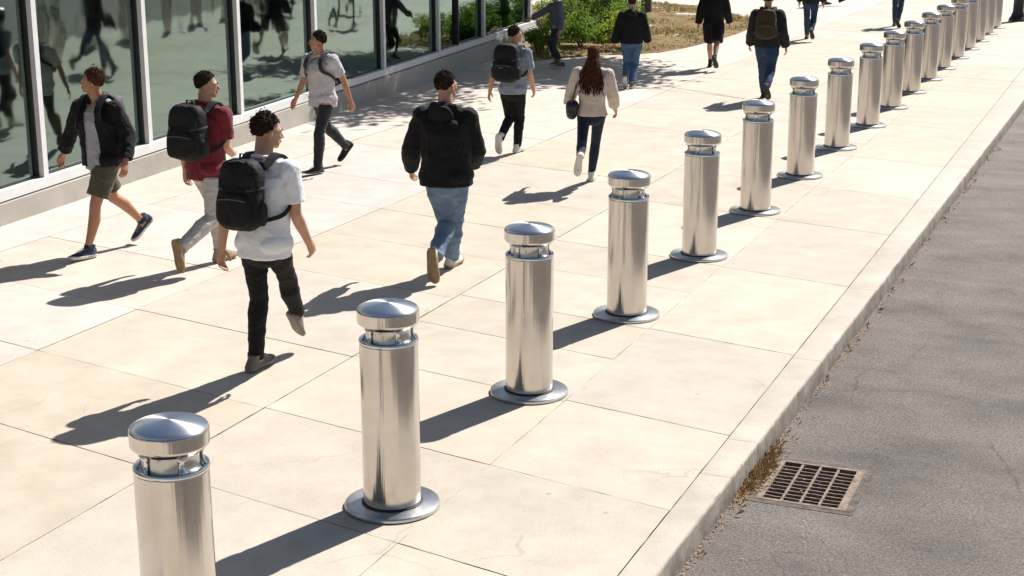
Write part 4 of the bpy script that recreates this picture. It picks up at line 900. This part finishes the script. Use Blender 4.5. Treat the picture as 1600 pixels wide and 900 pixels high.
def shoe(p, J, k, s, par):
    V = Vector; an, toe, heel = V(J[s + 'an']), V(J[s + 'toe']), V(J[s + 'heel']); t = p['shoe']
    f = (toe - heel).normalized(); u = (an - heel); u = (u - f * u.dot(f)).normalized(); r = f.cross(u).normalized(); g = -1 if s == 'L' else 1
    o0 = heel - f * .022 * k
    def P(a, b, c): return o0 + f * (a * k) + r * (b * k) + u * (c * k)
    #      along, half width, height of upper, lateral shift
    prof = [(-.002, .022, .070), (.014, .036, .098), (.045, .041, .112), (.085, .042, .110), (.125, .043, .086), (.165, .047, .068), (.205, .048, .056), (.242, .042, .047), (.270, .028, .037), (.285, .010, .024)]
    n = 16; Vv = []; F = []
    for (a, hw, hh) in prof:
        for i in range(n):
            q = 2 * PI * i / n; x = math.cos(q); z = math.sin(q)
            zz = .012 + (hh - .012) * (max(0, z) ** .8) if z > 0 else .012
            xx = hw * math.copysign(abs(x) ** .75, x) * (1 - .35 * max(0, z))
            if z <= 0: xx = hw * x
            Vv.append(P(a, xx + g * .006 * math.sin(a * 11), zz))
    m = len(prof)
    for j in range(m - 1):
        for i in range(n): F.append((j * n + i, j * n + (i + 1) % n, (j + 1) * n + (i + 1) % n, (j + 1) * n + i))
    F.append(tuple(range(n - 1, -1, -1))); F.append(tuple((m - 1) * n + i for i in range(n)))
    b = MB(); b.add(Vv, F); 
    b.tube([P(.062, 0, .070), P(.052, 0, .118)], [(.042 * k), (.043 * k)], 16, flat=True, ends=False)
    sh = b.build('shoe', M[t['mat']], par, True, 60)
    # sole
    so = MB(); Vv = []; F = []; out = []
    outl = [(-.004, .0), (.0, .024), (.02, .037), (.06, .040), (.11, .041), (.16, .047), (.21, .050), (.25, .044), (.277, .030), (.291, .012), (.292, 0)]
    ring = [(a, w_) for a, w_ in outl] + [(a, -w_) for a, w_ in outl[-2:0:-1]]
    for zz, sc in ((.0, .93), (.004, 1.0), (.022, 1.02), (.026, .97)):
        for (a, w_) in ring: Vv.append(P(.144 + (a - .144) * sc, w_ * sc + g * .006 * math.sin(a * 11), zz + (.006 * ((a - .2) / .09) ** 2 if a > .2 else 0)))
    m = len(ring)
    for j in range(3):
        for i in range(m): F.append((j * m + i, j * m + (i + 1) % m, (j + 1) * m + (i + 1) % m, (j + 1) * m + i))
    F.append(tuple(range(m - 1, -1, -1))); F.append(tuple(3 * m + i for i in range(m)))
    so.add(Vv, F); so.build('sole', M[t['sole']], sh, True, 40)
    la = MB()
    for q in range(5):
        a = .115 + q * .020; z = .080 - q * .0075
        la.tube([P(a, -.024, z + .006), P(a + .006, 0, z + .018), P(a, .024, z + .006)], [.0030 * k] * 3, 6)
    la.build('laces', M[t.get('lace', 'lace')], sh)

def backpack(p, J, k, loc, rz, vox):
    t = p['bag']; V = Vector; root = empty('backpack', loc, rz); tag(root, t['label'], 'backpack', 'backpacks worn by walkers')
    ch, nk, wa, pe = V(J['chest']), V(J['neck']), V(J['waist']), V(J['pelvis'])
    x = (V(J['Rsh']) - V(J['Lsh'])).normalized(); z = (nk - wa).normalized(); x = (x - z * x.dot(z)).normalized(); y = z.cross(x)
    R3 = Matrix((x, y, z)).transposed(); w, h, d = t.get('size', (.30, .46, .17)); w *= k; h *= k; d *= k
    c = ch + z * t.get('up', -.02) - y * (.135 * p.get('w', 1) * k + d * .5) + x * t.get('side', 0)
    def P(a, b, e): return c + x * (a * w) + y * (b * d) + z * (e * h)
    mb = MB(); mb.ell(c, (w * .5, d * .46, h * .5), R3, 28, 20, .55); mb.ell(P(0, -.08, -.16), (w * .52, d * .50, h * .33), R3, 24, 16, .6)
    me = remesh(mb, 'bag_body', max(.006, vox), 3); displace(me, .006, (14, 14, 14), p['seed'] + 5); displace(me, .003, (38, 38, 38), p['seed'] + 6)
    link('bag_body', me, M[t['mat']], root)
    mb = MB(); mb.ell(P(0, -.50, -.20), (w * .40, d * .22, h * .24), R3, 22, 16, .5); me = remesh(mb, 'front_pocket', .006, 2); displace(me, .004, (24, 24, 24), p['seed']); link('front_pocket', me, M[t['mat']], root)
    for g in (-1, 1):
        mb = MB(); mb.ell(P(g * .50, .0, -.25), (w * .08, d * .30, h * .17), R3, 16, 10, .7); mb.build('side_pocket', M[t['mat']], root)
    z1 = MB(); z1.tube([P(a, b - .01, e) for a, b, e in ((-.47, -.22, -.1), (-.45, -.25, .15), (-.36, -.27, .35), (-.18, -.28, .46), (0, -.28, .485), (.18, -.28, .46), (.36, -.27, .35), (.45, -.25, .15), (.47, -.22, -.1))], [.0045] * 9, 6); z1.build('zip', M['strap_grey'], root)
    z2 = MB(); z2.tube([P(a, -.70, e) for a, e in ((-.32, -.06), (-.1, -.045), (.1, -.045), (.32, -.06))], [.004] * 4, 6); z2.build('zip', M['strap_grey'], root)
    hd = MB(); hd.tube([P(-.13, .25, .46), P(-.10, .22, .56), P(.10, .22, .56), P(.13, .25, .46)], [(.012, .004)] * 4, 8, side=y); hd.build('handle', M[t['mat']], root)
    for g in (-1, 1):
        if t.get('one') and g < 0 and False: continue
        sh = V(J[('L' if g < 0 else 'R') + 'sh']); tk = p['top'].get('thick', .012) * k; ww = p.get('w', 1) * p['top'].get('w', 1)
        s_ = nk.lerp(sh, .52); pts = []
        def Q(a, b, e): return ch + x * a * k + y * b * k + z * e * k
        topz = (s_ - ch).dot(z) / k
        gx = g * .088 * ww
        pts = [c + x * g * w * .26 + y * d * .42 + z * h * .40, Q(gx, -.108 * ww - tk, topz + .00), Q(gx * 1.05, -.055, topz + .036 + tk), Q(gx * 1.1, .0, topz + .052 + tk), Q(gx * 1.13, .060, topz + .030 + tk), Q(gx * 1.18, .118 * ww + tk + .004, topz - .03),
               Q(gx * 1.25, .136 * ww + tk + .004, topz - .09), Q(gx * 1.42, .126 * ww + tk, topz - .15), Q(g * (.168 * ww + tk), .07, topz - .20), Q(g * (.178 * ww + tk), .0, topz - .25), Q(g * (.165 * ww + tk), -.08, topz - .31), c + x * g * w * .42 + y * d * .35 - z * h * .36]
        wd = [.024, .026, .029, .030, .029, .028, .027, .024, .016, .013, .013, .013]
        b = MB(); n0 = len(pts); Vv = []; F = []
        cen = [ch + z * ((q - ch).dot(z)) for q in pts]
        # subdivide the path
        pp = []; wl = []; cc = []
        for i in range(n0 - 1):
            for q in range(4):
                tt = q / 4; p0 = pts[max(0, i - 1)]; p1 = pts[i]; p2 = pts[i + 1]; p3 = pts[min(n0 - 1, i + 2)]
                pp.append(.5 * ((2 * p1) + (p2 - p0) * tt + (2 * p0 - 5 * p1 + 4 * p2 - p3) * tt * tt + (3 * p1 - p0 - 3 * p2 + p3) * tt ** 3)); wl.append(wd[i] + (wd[i + 1] - wd[i]) * tt)
        pp.append(pts[-1]); wl.append(wd[-1])
        for i, q in enumerate(pp):
            tn = (pp[min(i + 1, len(pp) - 1)] - pp[max(i - 1, 0)]).normalized(); ax = ch + z * min(.12 * k, (q - ch).dot(z)); nn = q - ax - x * (q - ax).dot(x) * (0 if i > 26 else .85); nn = (nn - tn * nn.dot(tn)).normalized(); sd = tn.cross(nn)
            for a, bb_ in ((-1, -.5), (-1, .5), (1, .5), (1, -.5)): Vv.append(q + sd * (a * wl[i] * k * t.get('sw', 1)) + nn * (bb_ * .012))
        for i in range(len(pp) - 1):
            for a in range(4): F.append((i * 4 + a, i * 4 + (a + 1) % 4, i * 4 + 4 + (a + 1) % 4, i * 4 + 4 + a))
        F.append((3, 2, 1, 0)); e = (len(pp) - 1) * 4; F.append((e, e + 1, e + 2, e + 3)); b.add(Vv, F)
        o = b.build('shoulder_strap', M[t.get('smat', t['mat'])], root, True, 40); bv = o.modifiers.new('bevel', 'BEVEL'); bv.width = .003; bv.segments = 2
    for g in (-1, 1):
        for e in (.10, -.22):
            cs = MB(); cs.tube([P(g * a, b, e + q) for a, b, q in ((.485, .30, .02), (.515, .05, .01), (.50, -.22, 0), (.40, -.42, -.01), (.30, -.52, -.015))], [(.009, .0025)] * 5, 8, side=z); cs.build('compression_strap', M['strap_dark'], root)
    for g in (-1, 1):
        pl = MB(); pl.tube([P(g * .40, -.33, .30), P(g * .42, -.38, .20), P(g * .41, -.40, .12)], [(.004, .002)] * 3, 6); pl.build('zip_pull', M['strap_dark'], root)
    if t.get('patch'):
        q = MB(); q.box((-.028, -.003, -.007), (.028, .003, .007), Matrix.Translation(P(-.08, -.735, -.10)) @ R3.to_4x4()); q.build('badge', M['strap_grey'], root, False)
def handbag(p, J, k, loc, rz):
    V = Vector; root = empty('handbag', loc, rz); tag(root, 'black leather shoulder bag hanging at the left hip of the woman in cream', 'handbag')
    sh, nk = V(J['Lsh']), V(J['neck']); s_ = nk.lerp(sh, .62) + V((0, -.01, .062 * k)); c = V(J['pelvis']) + V((-.235 * k, -.045, .045 * k))
    mb = MB(); R = Matrix.Rotation(.15, 3, 'Y'); mb.ell(c, (.062, .10, .105), R, 22, 16, .7); me = remesh(mb, 'bag_body', .006, 2); displace(me, .006, (20, 20, 20), 3); link('bag_body', me, M['leather'], root)
    f = MB(); f.ell(c + V((-.016, 0, .035)), (.056, .097, .062), R, 20, 12, .7); f.build('flap', M['leather'], root)
    b = MB(); b.tube([c + V((.0, .085, .085)), c + V((.04, .10, .25)), s_ + V((0, .105, -.07)), s_ + V((0, .05, .0)), s_, s_ + V((0, -.07, -.015)), s_ + V((-.005, -.125, -.10)), c + V((.045, -.10, .28)), c + V((0, -.085, .085))], [(.009, .004)] * 9, 8); b.build('shoulder_strap', M['leather'], root)
    b = MB(); b.box((-.004, -.018, -.012), (.004, .018, .012), Matrix.Translation(c + V((-.066, -.01, .0)))); b.build('buckle', M['steel_bright'], root, False)

def person(key, p):
    d = POSES[key]; J = d['J']; k = d['H'] / 1.75; p['seed'] = p.get('seed', abs(sum(map(ord, key))) % 50)
    loc = (d['loc'][0], d['loc'][1], 0.0); rng = random.Random(p['seed'])
    lowest = min(J['Ltoe'][2] - .030, J['Rtoe'][2] - .030, J['Lheel'][2] - .0, J['Rheel'][2] - .0)
    loc = (loc[0], loc[1], p.get('dz', 0))
    root = empty('person', loc, d['yaw']); tag(root, p['label'], 'person', 'people walking over the pavement')
    v = p.get('vox', .0055)
    me = body_mesh(p, J, k, v, v < .007); link('body', me, M[p.get('skin', 'skin')], root)
    if v < .007: face_bits(p, J, k * .93, root)
    if p.get('longhair'): hair_long(p, J, k * .93, root, rng)
    else: hair_short(p, J, k * .93, root, .0032 if v < .007 else .008, rng)
    gv = v * 1.25
    if p.get('under'):
        q = dict(p); q['top'] = p['under']; top_garment(q, J, k, gv, root)
    top_garment(p, J, k, gv, root); bottoms(p, J, k, gv, root)
    for s in 'LR':
        shoe(p, J, k, s, root)
        if p.get('sock'):
            an = Vector(J[s + 'an']); kn = Vector(J[s + 'kn']); b = MB(); b.tube([an, an.lerp(kn, p.get('sockh', .18))], [.041 * k, .040 * k], 14, flat=True, ends=False); b.build('sock', M[p['sock']], root)
    if p.get('bag'): backpack(p, J, k, loc, d['yaw'], v)
    if p.get('handbag'): handbag(p, J, k, loc, d['yaw'])
    return root
M.update(
 black_cloth=cloth('black_cotton', (.006, .006, .007), sheen=.02), black_jacket=cloth('black_jacket', (.006, .006, .0065), sheen=.03), jet=cloth('jet_trousers', (.006, .006, .007), sheen=.02),
 heather=cloth('grey_heather_tee', (.36, .36, .39)), maroon=cloth('maroon_tee', (.16, .014, .022)), white_tee=cloth('white_tee', (.78, .79, .81), var=.02, wrinkle=.25),
 grey_tee=cloth('light_grey_tee', (.50, .49, .50)), blue_tee=cloth('blue_grey_tee', (.23, .265, .33)), cream=cloth('cream_knit', (.60, .51, .43)), olive=cloth('olive_shorts', (.085, .078, .05)),
 beige=cloth('stone_chinos', (.50, .46, .43)), charcoal=cloth('charcoal_trousers', (.022, .024, .030)), navy=cloth('navy_leggings', (.012, .018, .040), sheen=.1), darkgreen=cloth('dark_trousers', (.03, .042, .04)),
 slate=cloth('slate_top', (.13, .14, .17)), dark_grey=cloth('dark_grey_coat', (.018, .019, .023), sheen=.03), jeans=denim('washed_jeans', (.075, .125, .21), (.22, .31, .42)), jeans_dark=denim('dark_jeans', (.022, .040, .085), (.055, .09, .16)), jeans_mid=denim('mid_jeans', (.05, .10, .20), (.12, .20, .32)),
 bag_black=plain('black_nylon', (.007, .007, .008), .7, var=.3, scale=20, bmp=.5, dist=.004, spec=.25), bag_plum=cloth('plum_grey_nylon', (.085, .070, .095), rough=.6), bag_brown=cloth('brown_canvas', (.045, .030, .012)), strap_grey=plain('grey_webbing', (.10, .10, .11), .6),
 strap_dark=cloth('dark_webbing', (.035, .032, .035)), leather=plain('black_leather', (.014, .012, .012), .35, var=.3, scale=18, bmp=.3),
 sh_navy=cloth('navy_sneaker', (.030, .045, .085)), sh_black=cloth('black_sneaker', (.013, .013, .014)), sh_tan=cloth('tan_suede_shoe', (.34, .26, .18)), sh_grey=cloth('grey_sneaker', (.15, .135, .125)), sh_white=cloth('white_sneaker', (.62, .60, .57), var=.05),
 so_white=plain('white_rubber', (.66, .64, .60), .6), so_grey=plain('grey_rubber', (.19, .17, .15), .7), so_tan=plain('gum_rubber', (.30, .20, .10), .7), so_dark=plain('dark_rubber', (.03, .03, .03), .7), lace=plain('laces', (.55, .53, .50), .8), lace_dark=plain('dark_laces', (.03, .03, .03), .8), sock_white=cloth('white_sock', (.62, .61, .60)), sock_dark=cloth('dark_sock', (.02, .022, .03)))
def T(name, mat, sleeve='short', **kw): return dict(name=name, mat=mat, sleeve=sleeve, **kw)
def Bt(name, mat, kind='trousers', **kw): return dict(name=name, mat=mat, kind=kind, **kw)
PEOPLE = dict(
 shorts=dict(label='person in open black jacket over grey tee and olive shorts walking beside the windows', skin='skin_tan', hair='hair_brown', hthick=1.5, curlsize=.015, head=(-.95, -.12, 0),
   under=T('shirt', 'heather', 'short', w=.93, hem=.10, sl=.7, dep=1.1), top=T('jacket', 'black_jacket', 'long', thick=.024, w=1.04, hem=.07, open=True, hood=False, cuff=.9, tight=0, fold=.012, arm=.6), bottom=Bt('shorts', 'olive', 'shorts', short=.80, fit=1.08), shoe=dict(mat='sh_navy', sole='so_white'), sock='sock_dark', sockh=.10,
   bag=dict(label='plum grey backpack on the person in open black jacket and shorts', mat='bag_plum', smat='bag_black', size=(.30, .44, .17), side=.02)),
 maroon=dict(label='person in maroon tee and pale trousers with black backpack, walking away along the windows', skin='skin', hair='hair_dark', hthick=.9, head=(-.75, .03, 0), top=T('shirt', 'maroon', 'short', hem=.10, w=1.05, hood=False), bottom=Bt('trousers', 'beige', fit=1.02), shoe=dict(mat='sh_tan', sole='so_tan'),
   bag=dict(label='large round black backpack on the person in the maroon tee', mat='bag_black', size=(.33, .48, .20), side=-.02, up=-.03)),
 white=dict(label='person in white tee and skinny black jeans striding in the foreground', skin='skin', hair='hair_dark', hthick=1.3, curlsize=.015, head=(-.55, .10, 0), top=T('shirt', 'white_tee', 'short', hem=.09, w=1.04, thick=.012, fold=.007), bottom=Bt('trousers', 'jet', fit=.92, thick=.006, fold=.006), shoe=dict(mat='sh_grey', sole='so_grey'),
   bag=dict(label='black daypack with loose straps on the person in the white tee', mat='bag_black', size=(.30, .45, .16), side=-.03, up=-.03)),
 grey=dict(label='person in light grey tee and dark trousers walking towards the left by the windows', skin='skin_tan', hair='hair_dark', hthick=1.2, head=(-.75, -.05, 0), top=T('shirt', 'grey_tee', 'short', hem=.10, w=1.03), bottom=Bt('trousers', 'charcoal', fit=.96, L=.85), shoe=dict(mat='sh_black', sole='so_dark', lace='lace_dark'), sock='sock_dark', sockh=.06,
   bag=dict(label='dark backpack with brown straps on the person in the light grey tee', mat='bag_black', smat='strap_dark', size=(.27, .42, .14))),
 black=dict(label='person in bulky black jacket and washed blue jeans walking away in the middle', skin='skin', hair='hair_dark', hthick=1.0, head=(-.35, .0, 0), w=1.03, top=T('jacket', 'black_jacket', 'long', thick=.028, w=1.08, hem=.075, hemw=1.0, hood=True, cuff=.97, tight=0, fold=.010, arm=.7), bottom=Bt('jeans', 'jeans', fit=1.08, thick=.010, fold=.010), shoe=dict(mat='sh_white', sole='so_tan')),
 pack=dict(label='person in blue grey tee and black trousers walking past the far windows', skin='skin', hair='hair_dark', hthick=1.0, head=(-.7, .05, 0), top=T('shirt', 'blue_tee', 'short', hem=.065, w=1.04), bottom=Bt('trousers', 'jet', fit=.95), shoe=dict(mat='sh_white', sole='so_white'),
   bag=dict(label='big black backpack with a small grey badge on the person in the blue grey tee', mat='bag_black', size=(.34, .50, .20), patch=True, side=-.02, up=.0)),
 girl=dict(label='woman with long auburn hair in cream sweater and navy leggings', skin='skin_fair', hair='hair_auburn', longhair=True, fem=True, w=.92, head=(-.1, .05, 0), top=T('sweater', 'cream', 'long', thick=.022, hem=.03, cuff=.30, tight=0, sl=1.18, collar=True, fold=.008), bottom=Bt('leggings', 'navy', fit=.93, thick=.004, fold=.002, len=.88), shoe=dict(mat='sh_white', sole='so_white'), handbag=True),
 hoodie=dict(label='person in black hoodie and mid blue jeans in front of the shrubs', skin='skin', hair='hair_dark', vox=.009, w=1.08, top=T('hoodie', 'black_cloth', 'long', thick=.03, hem=.05, hood=True, cuff=.9, tight=0, fold=.009), bottom=Bt('jeans', 'jeans_mid', fit=1.1), shoe=dict(mat='sh_grey', sole='so_white')),
 skirt=dict(label='person in black jacket and black shorts with bare legs, head cut off by the frame', skin='skin', hair='hair_dark', vox=.009, w=1.0, top=T('jacket', 'black_cloth', 'long', thick=.026, hem=.06, hood=True, cuff=.95, tight=0, fold=.009), bottom=Bt('shorts', 'jet', 'shorts', short=.95, fit=1.12, thick=.016), shoe=dict(mat='sh_black', sole='so_dark', lace='lace_dark'), sock='sock_dark', sockh=.2),
 brown=dict(label='person in dark hoodie and dark jeans carrying a brown backpack behind the sixth bollard', skin='skin', hair='hair_dark', vox=.009, w=1.05, top=T('hoodie', 'dark_grey', 'long', thick=.028, hem=.04, hood=True, cuff=.95, tight=0, fold=.009), bottom=Bt('jeans', 'jeans_dark', fit=1.1), shoe=dict(mat='sh_black', sole='so_dark', lace='lace_dark'),
   bag=dict(label='flat brown backpack on the person in the dark hoodie', mat='bag_brown', size=(.30, .46, .13), up=-.02)),
 coat=dict(label='person in dark grey coat and dark jeans, cut at the waist by the top edge', skin='skin', hair='hair_dark', vox=.011, top=T('coat', 'dark_grey', 'long', thick=.024, hem=.10, cuff=.95), bottom=Bt('jeans', 'jeans_dark', fit=1.02), shoe=dict(mat='sh_grey', sole='so_dark')),
 far=dict(label='distant person of whom only dark jeans show, left of the far bollards', skin='skin', hair='hair_dark', vox=.011, top=T('jacket', 'dark_grey', 'long', thick=.02, hem=.02, cuff=.95), bottom=Bt('jeans', 'jeans_dark', fit=.95), shoe=dict(mat='sh_grey', sole='so_dark')),
 edge=dict(label='farthest walker, only the feet touching the top edge of the picture', skin='skin', hair='hair_dark', vox=.012, top=T('jacket', 'dark_grey', 'long', thick=.02, hem=.03), bottom=Bt('jeans', 'jeans_dark', fit=1.0), shoe=dict(mat='sh_black', sole='so_dark')),
 blur=dict(label='person in slate grey top with one arm out beside the shrubs and building end', skin='skin', hair='hair_dark', vox=.009, top=T('hoodie', 'slate', 'long', thick=.02, hem=.05, cuff=.9, hood=True), bottom=Bt('trousers', 'darkgreen', fit=1.1, len=.7), shoe=dict(mat='sh_grey', sole='so_white')),
)
for key, p in PEOPLE.items(): person(key, p)

# ======================================================= LIGHT AND CAMERA
SUN_AZ = math.radians(18)     # from +Y towards +X
SUN_EL = math.radians(46.8)
sd = Vector((math.sin(SUN_AZ) * math.cos(SUN_EL), math.cos(SUN_AZ) * math.cos(SUN_EL), math.sin(SUN_EL)))
ld = bpy.data.lights.new('sun', 'SUN'); ld.energy = 5.0; ld.angle = math.radians(.55); ld.color = (1.0, .965, .905)
lo = bpy.data.objects.new('sun', ld); COL.objects.link(lo); lo.rotation_euler = (-sd).to_track_quat('-Z', 'Y').to_euler(); lo.location = (6, 20, 20)
w = bpy.data.worlds.new('World'); SC.world = w; w.use_nodes = True; nt = w.node_tree; bg = nt.nodes['Background']
sky = nt.nodes.new('ShaderNodeTexSky'); sky.sky_type = 'NISHITA'; sky.sun_disc = False; sky.sun_elevation = SUN_EL; sky.sun_rotation = SUN_AZ
sky.air_density = 1.0; sky.dust_density = 1.2; sky.ozone_density = 1.0
nt.links.new(sky.outputs[0], bg.inputs['Color']); bg.inputs['Strength'].default_value = .055
cd = bpy.data.cameras.new('camera'); co = bpy.data.objects.new('camera', cd); COL.objects.link(co); SC.camera = co
CX, CY, CZ, YAW, PIT, ROL, FPX = (3.572241, -6.896965, 3.240317, -0.394434, 0.25783, -0.001668, 2400.81147)
F = Vector((math.sin(YAW) * math.cos(PIT), math.cos(YAW) * math.cos(PIT), -math.sin(PIT))); Rv = Vector((math.cos(YAW), -math.sin(YAW), 0)); U = Rv.cross(F)
r2 = Rv * math.cos(ROL) + U * math.sin(ROL); u2 = -Rv * math.sin(ROL) + U * math.cos(ROL)
m = Matrix((r2, u2, -F)).transposed().to_4x4(); m.translation = Vector((CX, CY, CZ)); co.matrix_world = m
cd.sensor_fit = 'HORIZONTAL'; cd.sensor_width = 36; cd.lens = FPX / 1600 * 36; cd.clip_start = .1; cd.clip_end = 3000
SC.render.engine = 'CYCLES'
SC.view_settings.view_transform = 'Standard'; SC.view_settings.look = 'None'; SC.view_settings.gamma = 1; SC.view_settings.use_curve_mapping = False
SC.view_settings.exposure = 0.60
SC.cycles.max_bounces = 8; SC.cycles.transparent_max_bounces = 12; SC.cycles.caustics_reflective = False; SC.cycles.sample_clamp_indirect = 6
